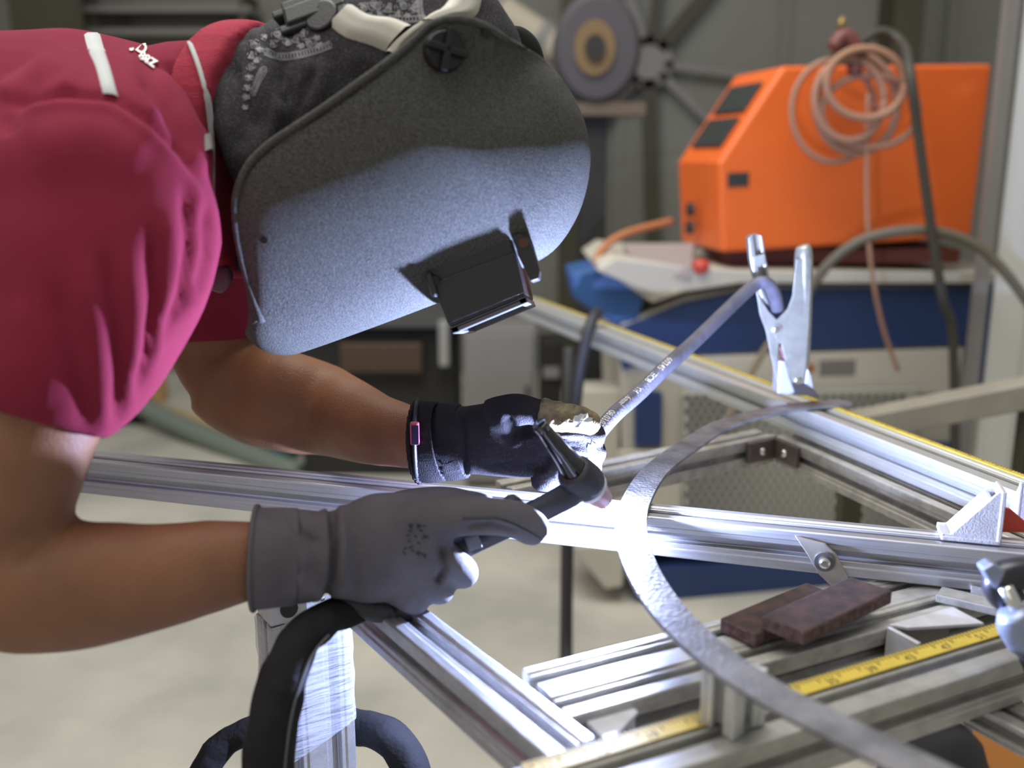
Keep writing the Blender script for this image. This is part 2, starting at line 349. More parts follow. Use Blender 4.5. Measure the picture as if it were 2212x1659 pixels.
# perforated side sheet
ps = slab('perforated_sheet', [(1478, 850), (1985, 838), (1960, 1165), (1478, 1180)], mat('grey_perforated', (.42, .42, .38), .55), .015, off=-.03)
hm = MB()
for r in range(20):
    for c in range(31):
        x = 1486 + c * 18.5 + (9 if r % 2 else 0); y = 858 + r * 15
        if x < 1962 and y < 1158: hm.disc(pf(x, y, -.031), (0, -1, 0), .0085, .002, 8)
ho = hm.build('perforation', mat('hole_dark', (.035, .035, .03), .8), mch); ho['kind'] = 'stuff'
# control console at left
sn = mch
MB().prism([PY(1228, 590, 2.62), PY(1300, 575, 2.62), PY(1395, 632, 2.62), PY(1380, 690, 2.62), PY(1330, 705, 2.62), PY(1238, 645, 2.62)], (0, .22, .0)).build('console_housing', BLUEL, sn, bevel=.01)
MB().prism([PY(1288, 572, 2.60), PY(1330, 556, 2.60), PY(1475, 632, 2.60), PY(1410, 655, 2.60)], (0, .26, .01)).build('console_rim', CREAM, sn, bevel=.006)
MB().prism([PY(1345, 548, 2.74), PY(1500, 548, 2.74), PY(1495, 600, 2.60), PY(1390, 602, 2.60)], (0, .01, .03)).build('keypad', mat('keypad_pinkish', (.30, .25, .235), .6), sn, bevel=.004)
c_ = PY(1513, 590, 2.62); MB().tube([c_, c_ + V((0, 0, .02)), c_ + V((0, 0, .035))], [.016, .024, .016], 18, sub=2).build('emergency_button', mat('button_red', (.55, .06, .035), .4), sn, smooth=True)
cl = MB().box((PY(1285, 720, 2.66).x, 2.72, PY(1285, 720, 2.66).z / 2), (.075, 0, 0), (0, .06, 0), (0, 0, PY(1285, 720, 2.66).z / 2 - .16)).build('console_leg', CREAM, sn, bevel=.006)
MB().prism([PY(1232, 1180, 2.58), PY(1350, 1180, 2.58), PY(1345, 1268, 2.58), PY(1308, 1274, 2.58)], (0, .2, 0)).build('leg_foot', CREAM, sn, bevel=.006)
# orange machine
om = empty('orange_machine', PY(1800, 545, 2.85), 'bright orange box machine with sloping display panel on top of cream one', 'machine')
vx = V((-.055, .33, 0))
body = MB().prism([pf(1692, 142), pf(2145, 138), pf(2100, 512), pf(1560, 546), pf(1553, 352)], vx * 1.0 + V((0, 0, 0))).build('housing', ORANGE, om, bevel=.012, seg=3)
d1 = (pf(1692, 142) - pf(1553, 352)); 
def slope(s, t): return pf(1553, 352) + d1 * s + vx * t + d1.cross(vx).normalized() * .003 * (1 if d1.cross(vx).x < 0 else -1)
nslope = d1.cross(vx).normalized(); nslope = nslope if nslope.x < 0 else -nslope
for s0, s1 in ((.16, .47), (.53, .84)):
    MB().prism([slope(s0, .16), slope(s1, .16), slope(s1, .84), slope(s0, .84)], nslope * .006).build('display', SCREEN, om, bevel=.003)
MB().prism([pf(1572, 374, -.004), pf(1618, 372, -.004), pf(1617, 402, -.004), pf(1572, 404, -.004)], (0, .006, 0)).build('side_socket', SCREEN, om)
fr = lambda s, z: pf(1553, 352) + vx * s + V((0, 0, z)) + V((-.006, 0, 0))
for z in (-.13, -.18):
    MB().tube([fr(.5, z), fr(.5, z) + V((-.015, -.002, 0))], [.02, .02], 16, sub=1).build('gas_port', SCREEN, om)
MB().box((pf(1830, 556).x, 2.95, (pf(1830, 556).z + .0)), (.33, 0, 0), (0, .17, 0), (0, 0, .02)).build('plinth', mat('dark_red_plinth', (.10, .02, .01), .7), om)
# hoses and cables around it
def hose(name, pts, r, m, label, cat_='hose', n=10, par=None):
    o = MB().tube([PY(*p) for p in pts], r, n, sub=8).build(name, m, par, smooth=True)
    return tag(o, label, cat_) if label else o
hc = empty('coiled_hose', PY(1830, 130, 2.6), 'coil of pinkish hose hanging over the side of the orange machine', 'hose')
for cx, cy, rx, ry, Y, r in ((1850, 225, 88, 105, 2.58, .011), (1835, 215, 75, 88, 2.55, .010), (1880, 240, 105, 78, 2.56, .009), (1800, 240, 90, 110, 2.60, .008), (1870, 180, 85, 75, 2.53, .010)):
    MB().tube([PY(cx + rx * math.cos(a), cy + ry * math.sin(a), Y) for a in [i * math.pi / 8 for i in range(17)]], r, 8, sub=3).build('hose_loop', HOSEM, hc, smooth=True)
MB().tube([PY(1875, 200, 2.56), PY(1872, 400, 2.56), PY(1880, 560, 2.55), PY(1905, 700, 2.55), PY(1940, 800, 2.56)], .006, 8, sub=5).build('hose_tail', HOSEM, hc, smooth=True)
MB().tube([PY(1800, 105, 2.56), PY(1825, 75, 2.56), PY(1850, 110, 2.56), PY(1845, 160, 2.56)], .02, 10, sub=4).build('hose_fitting', mat('fitting_red', (.16, .05, .045), .5), hc, smooth=True)
MB().tube([PY(1815, 62, 2.56), PY(1822, 36, 2.56)], [.012, .006], 10, sub=1).build('brass_tip', mat('brass', (.30, .22, .07), .4, .6), hc, smooth=True)
MB().box(PY(1835, 110, 2.60), (.03, 0, 0), (0, .05, 0), (0, 0, .012)).build('hook', OLIVE, hc)
hose('power_cable', [(1850, 100, 2.64), (1905, 68, 2.66), (1950, 95, 2.62), (1965, 150, 2.45), (1985, 300, 2.44), (2010, 480, 2.44), (2035, 640, 2.44), (2060, 760, 2.48), (2060, 1190, 2.52)], .012, mat('dark_cable', (.05, .045, .038), .6), 'thick dark cable running down across the orange machine', 'cable')
hose('arched_hose', [(1740, 640, 2.52), (1790, 570, 2.5), (1870, 515, 2.48), (1990, 497, 2.46), (2090, 520, 2.44), (2160, 575, 2.42), (2240, 680, 2.4)], .013, mat('olive_hose', (.12, .105, .075), .6), 'olive hose arching along the top of the cream machine')
hose('orange_hose', [(1285, 580, 2.70), (1300, 540, 2.72), (1350, 505, 2.76), (1450, 478, 2.85)], .011, mat('orange_hose', (.42, .16, .06), .6), 'short orange hose curving from the grey keypad to the orange machine')
hose('drain_hose', [(1560, 930, 2.60), (1600, 850, 2.60), (1650, 760, 2.60), (1740, 640, 2.58)], .010, mat('tan_hose', (.25, .21, .15), .6), 'tan hose slanting behind the spring clamp')
# dark machinery behind the far arm
DY = 3.75
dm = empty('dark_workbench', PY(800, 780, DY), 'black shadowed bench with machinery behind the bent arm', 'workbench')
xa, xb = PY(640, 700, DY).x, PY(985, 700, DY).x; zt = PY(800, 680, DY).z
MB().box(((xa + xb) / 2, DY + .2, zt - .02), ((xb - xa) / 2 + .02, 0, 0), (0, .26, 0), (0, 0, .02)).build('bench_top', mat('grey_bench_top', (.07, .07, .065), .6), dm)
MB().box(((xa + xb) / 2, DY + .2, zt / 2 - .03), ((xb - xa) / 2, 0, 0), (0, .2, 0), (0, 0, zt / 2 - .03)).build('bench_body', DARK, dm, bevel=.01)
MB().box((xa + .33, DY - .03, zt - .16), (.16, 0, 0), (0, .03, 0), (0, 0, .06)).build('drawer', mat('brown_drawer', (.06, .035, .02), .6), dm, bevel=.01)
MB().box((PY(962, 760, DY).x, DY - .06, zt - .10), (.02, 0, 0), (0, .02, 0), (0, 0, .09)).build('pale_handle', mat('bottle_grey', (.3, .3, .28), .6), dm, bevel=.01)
gb = empty('grey_cabinet', PY(1080, 860, 3.6), 'plain mid grey cabinet between the lens box and far glove', 'cabinet')
p = PY(1080, 715, 3.6)
MB().box((p.x, 3.74, p.z / 2 + .01), (.135, 0, 0), (0, .14, 0), (0, 0, p.z / 2)).build('cabinet_body', GREYP, gb, bevel=.006)
MB().box((p.x, 3.59, p.z / 2 + .01), (.125, 0, 0), (0, .008, 0), (0, 0, p.z / 2 - .02)).build('door', GREYP, gb, bevel=.004)
MB().box((p.x + .1, 3.575, p.z * .6), (.006, 0, 0), (0, .008, 0), (0, 0, .04)).build('handle', DARK, gb)
p = PY(1192, 742, 3.6); bx = empty('black_box', (p.x, 3.6, 0), 'black equipment box beside the plain grey cabinet', 'box')
MB().box((p.x, 3.72, p.z / 2), (.042, 0, 0), (0, .1, 0), (0, 0, p.z / 2)).build('case', DARK, bx, bevel=.006)
MB().box((p.x, 3.61, p.z * .8), (.03, 0, 0), (0, .008, 0), (0, 0, .02)).build('vent', GREYP, bx)
# floor items seen under the elbow
hose('floor_pipe', [(255, 850, 4.6), (400, 925, 4.25), (560, 990, 3.9), (640, 1020, 3.75)], .045, mat('grey_green_pipe', (.17, .20, .17), .6), 'grey green pipe lying beyond the elbow', 'pipe')
hose('wooden_lath', [(340, 880, 4.65), (440, 915, 4.35), (560, 955, 4.1)], .03, mat('pale_wood', (.45, .33, .18), .7), 'pale wooden lath lying along the grey green pipe', 'lath', 8)
for x, y, Y, s, m, nm, lb, ct in ((285, 880, 4.6, .10, DARK, 'motor', 'small dark motor on the floor behind the pink sleeve edge', 'motor'), (330, 825, 5.0, .07, mat('ochre_tin', (.42, .26, .11), .6), 'paint_tin', 'ochre tin behind the elbow of the bent arm', 'tin'), (462, 866, 5.35, .09, DARK, 'motor', 'dark motor just below the elbow of the far arm', 'motor'), (605, 960, 4.0, .08, mat('teal_tin', (.03, .11, .13), .6), 'paint_tin', 'dark teal tin under the far forearm', 'tin')):
    c = PY(x, y, Y); r = empty(nm, (c.x, c.y, 0), lb, ct)
    MB().tube([V((c.x, c.y, 0)), V((c.x, c.y, c.z)), V((c.x, c.y, c.z + s * .6))], [s, s, s * .8], 18, sub=1).build('body', m, r, bevel=.004)
    MB().tube([V((c.x, c.y, c.z + s * .6)), V((c.x, c.y, c.z + s * .75))], [s * .5, s * .45], 14, sub=1).build('lid', m, r)
# back shelf silhouettes above the shoulder
sh = empty('wall_shelf', PY(330, 40, 5.5), 'grey wall shelf unit above the maroon shoulder', 'shelf')
for y in (28, 75): MB().box(PY(330, y, 5.5), (.55, 0, 0), (0, .15, 0), (0, 0, .014)).build('shelf_board', GREYP, sh)
for x in (120, 540): MB().box(PY(x, 60, 5.5), (.015, 0, 0), (0, .15, 0), (0, 0, .16)).build('upright', OLIVE, sh)

# ---------------------------------------------------------------- aluminium frame
def profile(name, p0, p1, wd, ht, m, label, group=None, slots=(1, 1), side=1, par=None, roll=0):
    """slotted extrusion; p0,p1 run along its top edge nearest the camera, width goes to `side`"""
    p0, p1 = V(p0), V(p1); d = (p1 - p0).normalized(); s = d.cross(V((0, 0, 1))).normalized() * side
    u = s.cross(d).normalized(); u = u if u.z > 0 else -u
    def edge(L, n):                       # outline along one face from 0 to L: (along, depth)
        out = []; g = L / n
        for k in range(n):
            c = g * (k + .5)
            out += [(c - .0105, 0), (c - .0100, .0012), (c - .0050, .0012), (c - .0042, .0042), (c - .0088, .0048), (c - .0048, .0105), (c + .0048, .0105), (c + .0088, .0048), (c + .0042, .0042), (c + .0050, .0012), (c + .0100, .0012), (c + .0105, 0)]
        return [(.0012, 0)] + out + [(L - .0012, 0)]
    T_ = [(a, -b) for a, b in edge(wd, slots[0])]; R_ = [(wd - b, -a) for a, b in edge(ht, slots[1])]
    B_ = [(wd - a, -ht + b) for a, b in edge(wd, slots[0])]; L_ = [(b, -ht + a) for a, b in edge(ht, slots[1])]
    ring = T_ + R_ + B_ + L_; n = len(ring)
    vs = [p0 + s * a + u * b for a, b in ring] + [p1 + s * a + u * b for a, b in ring]
    mb = MB().add(vs, [(i, (i + 1) % n, (i + 1) % n + n, i + n) for i in range(n)] + [tuple(range(n)), tuple(range(2 * n - 1, n - 1, -1))])
    o = mb.build(name, m, par, bevel=.0005, seg=1)
    if label: tag(o, label, 'profile', group)
    return o
def ext(a, b, t0, t1): d = (b - a); return a - d * t0, b + d * t1
# A: the bar being welded on, across the picture
A0, A1 = V((-.477, 1.076, T)), V((.405, .822, T)); a0, a1 = ext(A0, A1, .06, .14)
profile('aluminium_profile', a0, a1, .040, .040, ALU_A, 'bright aluminium bar crossing the picture under both hands', side=-1)
# B: long diagonal bar on the right
B0, B1 = V((.048, 2.30, T)), V((.525, .972, T)); b0, b1 = ext(B0, B1, .09, .0)
profile('aluminium_profile', b0, b1, .052, .040, ALU_B, 'long bright aluminium bar with yellow edge, running away to the left', side=-1)
dB = (B1 - B0).normalized(); sB = V((-dB.y, dB.x, 0)); sB = sB if sB.x > 0 else -sB
# C: lower worn frame, corner under B
cc = PZ(1676, 940, T0); c1 = PZ(1345, 1008, T0); cl_ = c1 + (c1 - cc) * .6
profile('aluminium_profile', cl_, cc, .040, .040, ALU_OLDC, 'worn short bar running from the inner frame corner behind the ring', side=-1)
_d = V((.898, .44, 0)).normalized(); _s = V((-_d.y, _d.x, 0)); c2 = PZ(2080, 1118, T0); dC = (c2 - cc).normalized()
profile('aluminium_profile', cc + dC * .001, cc + dC * ((PZ(1079, 1454, T0) + _s * .004 - cc).dot(_s) / dC.dot(_s)), .040, .040, ALU_OLDC, 'worn bar directly under the long bright bar with yellow edge', side=-1)
# E: near diagonal, F: wide one, G: nearest with yellow tape
dF = V((.898, .44, 0)).normalized(); sF = V((-dF.y, dF.x, 0))
dE = V((.557, -.83, 0)).normalized(); sE = V((dE.y, -dE.x, 0)); sE = sE if sE.x > 0 else -sE
Gb0 = PZ(1127, 1654, T0)
e0 = PZ(850, 1354, T0); e0 = e0 - dE * .115
Gs = V((.006, .562, T0)); 
e1 = e0 + dE * (((Gb0 - e0).dot(sF) + .002) / dE.dot(sF))
profile('aluminium_profile', e0, e1, .040, .040, ALU_E, 'bright bar slanting down to the right from the near glove', side=-1)
Fn0 = PZ(1215, 1554, T0); f0 = Fn0 + dF * max((.0408 - (Fn0 + sF * a - e0).dot(sE)) / dF.dot(sE) for a in (0, .076))
FO = profile('aluminium_profile', f0, f0 + dF * .62, .076, .040, ALU_OLD, 'wide worn bar with two grooves under the rusty plates', slots=(2, 1), side=-1)
Gb = PZ(1127, 1654, T0); g0 = Gb - sF * .048
profile('aluminium_profile', g0 - dF * .30, g0 + dF * .75, .048, .040, ALU_G, 'nearest dull bar carrying the yellow measuring tape', side=-1)
# bar leaving to the lower right
hz_ = T0 - .0405; h0 = PZ(2128, 1538, hz_); h1 = PZ(2212, 1583, hz_); dH = (h1 - h0).normalized()
profile('aluminium_profile', h0 - dH * .03, h0 + dH * .40, .040, .020, ALU_G, 'thin low bar leaving under the taped bar at the bottom right corner', side=-1)
# legs
def leg(c, ax, ay, m, label, top, film=False):
    r = profile('frame_leg', V((0, 0, 0)), V((0, 0, 1)), .04, .04, m, None) if False else None
    # cross-section in the horizontal plane
    wx, wy = ax.length * 2, ay.length * 2; X = ax.normalized(); Yv = ay.normalized(); o_ = V(c) - ax - ay
    def edge(L, n):
        out = []; g = L / n
        for k in range(n):
            q = g * (k + .5); out += [(q - .0105, 0), (q - .0100, .0012), (q - .0050, .0012), (q - .0042, .0042), (q - .0088, .0048), (q - .0048, .0105), (q + .0048, .0105), (q + .0088, .0048), (q + .0042, .0042), (q + .0050, .0012), (q + .0100, .0012), (q + .0105, 0)]
        return [(.0012, 0)] + out + [(L - .0012, 0)]
    nx = 2 if wx > .06 else 1
    ring = [(a, b) for a, b in edge(wx, nx)] + [(wx - b, a) for a, b in edge(wy, 1)] + [(wx - a, wy - b) for a, b in edge(wx, nx)] + [(b, wy - a) for a, b in edge(wy, 1)]
    n = len(ring); vs = [o_ + X * a + Yv * b + V((0, 0, z - o_.z)) for z in (.0, top) for a, b in ring]
    return MB().add(vs, [(i, (i + 1) % n, (i + 1) % n + n, i + n) for i in range(n)] + [tuple(range(n)), tuple(range(2 * n - 1, n - 1, -1))])
lc = PY(664, 1480, .868); LC = V((lc.x, .868, 0))
lg = empty('frame_leg', (LC.x, LC.y, 0), 'upright aluminium leg wrapped in clear plastic film below the near wrist', 'leg')
leg(LC, sE * .040, dE * .020, ALU_E, '', .8175).build('post', ALU_E, lg, bevel=.0005, seg=1)
kb_ = LC - sE * .021 + V((0, 0, .834)); MB().box(kb_, sE * .018, dE * .018, V((0, 0, .0160))).build('top_block', CAST, lg, bevel=.0015)
MB().disc(kb_ + dE * .018 + V((0, 0, -.002)), dE, .0085, .0015, 20).build('bolt_hole', BLACKM, lg)
MB().disc(kb_ + V((0, 0, .016)) , (0, 0, 1), .0085, .0015, 20).build('bolt_hole', BLACKM, lg)
FILM = bpy.data.materials.new('clear_film'); FILM.use_nodes = True; nt = FILM.node_tree; b_ = nt.nodes['Principled BSDF']
b_.inputs['Base Color'].default_value = (.62, .64, .72, 1); b_.inputs['Roughness'].default_value = .2; b_.inputs['Alpha'].default_value = .32
tc = nt.nodes.new('ShaderNodeTexCoord'); mp = nt.nodes.new('ShaderNodeMapping'); mp.inputs['Rotation'].default_value = (0, math.radians(50), .6); mp.inputs['Scale'].default_value = (10, 10, 110)
nz = nt.nodes.new('ShaderNodeTexNoise'); nz.inputs['Scale'].default_value = 1.6; nz.inputs['Detail'].default_value = 5
nt.links.new(tc.outputs['Object'], mp.inputs[0]); nt.links.new(mp.outputs[0], nz.inputs['Vector'])
bp_ = nt.nodes.new('ShaderNodeBump'); bp_.inputs['Strength'].default_value = 1; bp_.inputs['Distance'].default_value = .004; nt.links.new(nz.outputs[0], bp_.inputs['Height']); nt.links.new(bp_.outputs[0], b_.inputs['Normal'])
fm = MB(); rows = []
N = 40
for i in range(15):
    z = .8160 - i * .0090; row = []
    for k in range(N):
        a = 2 * math.pi * k / N; c, s = math.cos(a), math.sin(a)
        c = math.copysign(abs(c) ** .25, c); s = math.copysign(abs(s) ** .25, s)
        zz = z - .03 * (c + 1) * -.5 * (i / 14) - (.02 * (i / 14))
        row.append(LC + sE * (.0425 * c) + dE * (.0225 * s) + V((0, 0, zz)) + V((random.uniform(-1, 1), random.uniform(-1, 1), 0)) * .0009)
    rows += row
fm.add(rows, [(i * N + k, i * N + (k + 1) % N, (i + 1) * N + (k + 1) % N, (i + 1) * N + k) for i in range(14) for k in range(N)])
fo = fm.build('plastic_wrap', FILM, lg, smooth=True)
# other legs that carry the frame, reaching the floor
for c, lb in ((g0 + dF * .72 + sF * .02, 'upright leg at the far right end of the taped bar'), (cc + dC * .55 + sB * .02, 'upright leg under the worn inner bar at right')):
    z = .817 if 'inner' in lb or 'taped' in lb else .859
    l = leg(V((c.x, c.y, 0)), sF * .019, dF * .019, ALU_OLD, '', z).build('frame_leg', ALU_OLD, None, bevel=.0005, seg=1); tag(l, lb, 'leg')
bp0 = PY(1225, 1000, 1.97); o = MB().tube([V((bp0.x, 1.975, 0)), V((bp0.x, 1.975, .859))], .011, 14, sub=1).build('support_pole', OLIVE); tag(o, 'thin dark pole under the far part of the long bright bar', 'pole')
# riser block of A ends: small packers lift A onto lower bars
# yellow tapes
def tape(name, p, d, s, L, w_, label, step=.0115, ink=True, off=0.0):
    r = empty(name, p, label, 'measuring tape'); up = V((0, 0, .0008))
    MB().box(p + d * L / 2 + s * w_ / 2 + up, d * L / 2, s * w_ / 2, V((0, 0, .0006))).build('strip', TAPEY, r)
    tk = MB(); k = 0; x = .004
    while x < L - .01:
        l = w_ * (.55 if k % 5 == 0 else .3); tk.box(p + d * x + s * (w_ - l / 2) + V((0, 0, .0016)), d * .0004, s * l / 2, V((0, 0, .0002))); x += .004; k += 1
    t = tk.build('graduation', INK, r); t['kind'] = 'stuff'
    if ink:
        for i in range(int(L / .04)):
            vs, fs = text_mesh(str((i * 4 + 11) % 100), .0105); q0 = p + d * (.008 + i * .04) + s * .0015 + V((0, 0, .0016))
            MB().add([q0 + d * v.x + s * v.y for v in vs], fs).build('numeral', INK, r, fixn=False)
    return r
tape('yellow_tape', Gb - sF * .0155 + V((0, 0, .0002)) - dF * .0, dF, sF, .455, .0155, 'yellow measuring tape along the nearest dull bar')
tape('yellow_tape', b0 + dB * .02 + sB * .043 + V((0, 0, .0002)), dB, sB, 1.50, .009, 'narrow yellow tape along the far edge of the long bright bar', ink=False)
# stub that carries the ring
Pp = PY(1590, 1600, .613); sc = V((.148, .588, 0))
st = empty('support_block', (sc.x, sc.y, T0), 'short upright aluminium block holding up the near side of the ring', 'block')
pa = PZ(1583, 1604, T0); pdl = PZ(1508, 1562, T0); pdr = PZ(1680, 1585, T0)
u1 = (pdl - pa); u1 = u1.normalized(); u2 = V((-u1.y, u1.x, 0)); u2 = u2 if u2.x > 0 else -u2
w1_ = (pdl - pa).length / 2; w2_ = .018; ctr = pa + u1 * w1_ + u2 * w2_
lgm = leg(V((ctr.x, ctr.y, 0)), u1 * w1_, u2 * w2_, ALU_G, '', 1)
for v in lgm.v: v.z = T0 + .0005 if v.z < .5 else T - .0005
lgm.build('block', ALU_B, st, bevel=.0005, seg=1)
# flat ring
po = [(1705, 856), (1560, 905), (1450, 965), (1385, 1010), (1345, 1075), (1331, 1140), (1345, 1220), (1400, 1320), (1500, 1422), (1610, 1490), (1698, 1545), (1796, 1606), (1884, 1665)]
oc = (.6538, .8298, .5586); 
mid = []
def circ(c, r, a): return V((c[0] + r * math.cos(a), c[1] + r * math.sin(a), 0))
cm = (.690, .822); RM = .577
rg = MB(); n = 90; vs = []
a_s, a_e = math.radians(108), math.radians(232)
CO = [V((*p, 0)) for p in [(.470, 1.345), (.366, 1.300), (.277, 1.228), (.213, 1.132), (.160, 1.036), (.127, .943), (.111, .864), (.108, .778), (.117, .697), (.137, .628), (.163, .576), (.194, .535), (.226, .496), (.262, .455), (.305, .415), (.36, .375)]]
cpts = spline(CO, 7)
for i, p in enumerate(cpts):
    t = (cpts[min(i + 1, len(cpts) - 1)] - cpts[max(i - 1, 0)]).normalized(); nr = V((-t.y, t.x, 0))
    for z in (T + .0016, T + .0056):
        for s in (-1, 1): vs.append(p + nr * s * .0148 + V((0, 0, z)))
m4 = len(cpts)
fs = []
for i in range(m4 - 1):
    a = i * 4; b = a + 4
    fs += [(a, a + 1, b + 1, b), (a + 2, b + 2, b + 3, a + 3), (a, b, b + 2, a + 2), (a + 1, a + 3, b + 3, b + 1)]
fs += [(0, 2, 3, 1), (m4 * 4 - 4, m4 * 4 - 3, m4 * 4 - 1, m4 * 4 - 2)]
rgo = rg.add(vs, fs).build('steel_ring', STEEL, None, smooth=False, bevel=.0006, seg=1); tag(rgo, 'curved flat steel ring being welded, lying across the bars', 'ring')
# weld seam and arc
arcp = PZ(1345, 1120, T + .012)
wj = MB(); jp = PZ(1395, 1118, T + .0052); MB().box(PZ(1372, 1117, T + .0050), (.014, -.001, 0), (0, .0006, 0), (0, 0, .0004)).build('weld_joint', INK, rgo)
ab = MB().ball(V((.0945, .879, T + .0055)), .0030, 8).build('welding_arc', ARC, None, smooth=True); tag(ab, 'brilliant white welding arc under the torch nozzle', 'arc')
l = bpy.data.lights.new('arc_light', 'POINT'); l.energy = 50; l.color = (.46, .57, 1.0); l.shadow_soft_size = .006
lo = bpy.data.objects.new('arc_light', l); C.objects.link(lo); lo.location = V((.0950, .883, T + .0088)); lo.parent = ab; lo.matrix_parent_inverse = Matrix.Identity(4)

# ---------------------------------------------------------------- parts on the frame
def plate(name, top, th, m, label, group=None, edge=None):
    mb = MB(); n = len(top); a = [V(p) for p in top]; b = [p - V((0, 0, th)) for p in a]
    mb.add(a + b, [tuple(range(n)), tuple(range(2 * n - 1, n - 1, -1))] + [(i, i + n, (i + 1) % n + n, (i + 1) % n) for i in range(n)])
    if edge: mb.m = [0, 0] + [1] * n
    o = mb.build(name, [m, edge] if edge else m, None, bevel=.0012); return tag(o, label, 'plate', group)
z1 = T0 + .0125
lp0 = PZ(1556, 1335, z1); lp1 = PZ(1626, 1368, z1); dl = (lp1 - lp0).normalized(); nl = V((-dl.y, dl.x, 0)); nl = nl if nl.x > 0 else -nl
plate('steel_plate', [lp0, lp0 + dl * .036, lp0 + dl * .036 + nl * .115, lp0 + nl * .115], .0120, RUST, 'rusty steel plate lying under the other, left one', edge=RUSTEDGE)
z2 = z1 + .0125
q0 = PZ(1645, 1330, z2); q1 = PZ(1737, 1366, z2); q2 = PZ(1928, 1276, z2); q3 = PZ(1838, 1245, z2)
plate('steel_plate', [q0, q1, q2, q3], .0118, RUST, 'rusty steel plate lying on top of the other, right one', edge=RUSTEDGE)
# parallelogram clamp plate bolted to the front of A
dA = (A1 - A0).normalized(); nA = V((dA.y, -dA.x, 0)); nA = nA if nA.y < 0 else -nA
def onA(px, py, off=.0):                 # photo point on the front face plane of bar A
    r = ray(px, py); o = V((0, 0, H)); t = ((A0 + nA * off) - o).dot(nA) / r.dot(nA); return o + r * t
tp = empty('clamp_plate', onA(1772, 1215), 'slanted metal plate with one bolt on the front of the bright crossing bar', 'plate')
MB().prism([onA(1717, 1158, .003), onA(1783, 1175, .003), onA(1806, 1197, .003), onA(1832, 1248, .003), onA(1826, 1262, .003), onA(1795, 1266, .003), onA(1768, 1240, .003), onA(1745, 1200, .003)], -nA * .0028).build('plate', mat('plate_steel', (.50, .46, .40), .42, .6, noise=.2, nscale=60), tp, bevel=.0008)
bc = onA(1781, 1212, .003); MB().disc(bc, nA, .0098, .0025, 28).build('washer', mat('dark_washer', (.16, .155, .15), .45, .7), tp, bevel=.0008)
MB().tube([bc + nA * .0025, bc + nA * .006, bc + nA * .0075], [.0058, .0052, .003], 20, sub=1).build('bolt', CHROME, tp, smooth=False)
# corner bracket with two screws inside the worn corner
def bracket(px, py, p0, d, n_, ln, zt, label): pass
inn = PZ(1676, 940, T0); dCl = (cl_ - cc).normalized()
cb = empty('corner_bracket', inn, 'brown corner bracket with two round screws in the worn inner corner', 'bracket')
nC1 = V((dCl.y, -dCl.x, 0)); nC1 = nC1 if nC1.y < 0 else -nC1
nC2 = V((dC.y, -dC.x, 0)); nC2 = nC2 if nC2.x < 0 else -nC2
BRK = mat('brown_bracket', (.17, .135, .11), .45, .5, noise=.2, nscale=70)
for dd, nn, L in ((dCl, nC1, .056), (dC, nC2, .056)):
    c = inn + dd * (L / 2 + .002) + nn * .004 + V((0, 0, -.0165)); MB().box(c, dd * L / 2, nn * .003, V((0, 0, .0145))).build('bracket_arm', BRK, cb, bevel=.001)
    s_ = MB().tube([c + nn * .003 + dd * .003, c + nn * .0065 + dd * .003, c + nn * .0085 + dd * .003], [.0058, .0048, .002], 20, sub=2).build('screw', CHROME, cb, smooth=True)
    MB().box(c + nn * .0088 + dd * .003, dd * .003, nn * .0006, V((0, 0, .0007))).build('slot', INK, cb)
# cast gusset bracket at right
def gusset(name, o, dx, dy, dz, s, label, thick=.004):
    """two flanges at a right angle (dx and dz) with two triangular cheeks"""
    r = empty(name, o, label, 'bracket'); o = V(o); dx, dy, dz = V(dx), V(dy), V(dz); w_ = .017
    MB().box(o + dx * s / 2 + dz * thick / 2, dx * s / 2, dy * w_, dz * thick / 2).build('foot_flange', CAST, r, bevel=.001)
    MB().box(o + dx * thick / 2 + dz * s / 2, dx * thick / 2, dy * w_, dz * s / 2).build('upright_flange', CAST, r, bevel=.001)
    for k in (-1, 1):
        b = o + dy * w_ * k - dy * (thick * .35 if k > 0 else -thick * .35)
        MB().prism([b, b + dx * s, b + dx * s + dz * .006, b + dx * (s - .008) + dz * .006, b + dx * .007 + dz * s * .98, b + dz * s], dy * thick * .7 * -k).build('cheek', CAST, r, bevel=.0008)
    MB().prism([o + dy * w_ * .8 + dx * (s - .008) + dz * .006, o - dy * w_ * .8 + dx * (s - .008) + dz * .006, o - dy * w_ * .8 + dx * .012 + dz * s * .8, o + dy * w_ * .8 + dx * .012 + dz * s * .8], dx * -.003).build('web', CAST, r, bevel=.0005)
    MB().disc(o + dx * s * .5 + dz * thick, dz, .006, .003, 18).build('bolt', CHROME, r, bevel=.0008)
    return r
gp = PZ(2178, 1184, T); gusset('gusset_bracket', gp + V((0, .020, .0005)), -dA, V((dA.y, -dA.x, 0)), (0, 0, 1), .050, 'pale cast gusset bracket standing on the bright crossing bar at right')
gp2 = PZ(2262, 1165, T); gusset('gusset_bracket', gp2 + V((0, .022, .0005)), dA * .2 + V((.0, .9, 0)), dA, (0, 0, 1), .045, 'cast bracket cut off by the right picture edge')
rp = PZ(2205, 1170, T); ro = MB().prism([rp + V((-.012, .02, .001)), rp + V((.03, .02, .001)), rp + V((.02, .02, .006)), rp + V((-.002, .02, .024)), rp + V((-.012, .02, .026))], (0, .004, 0)).build('red_clip', mat('red_plastic', (.55, .06, .035), .45), None, bevel=.0008); tag(ro, 'small red plastic clip between the two cast brackets', 'clip')
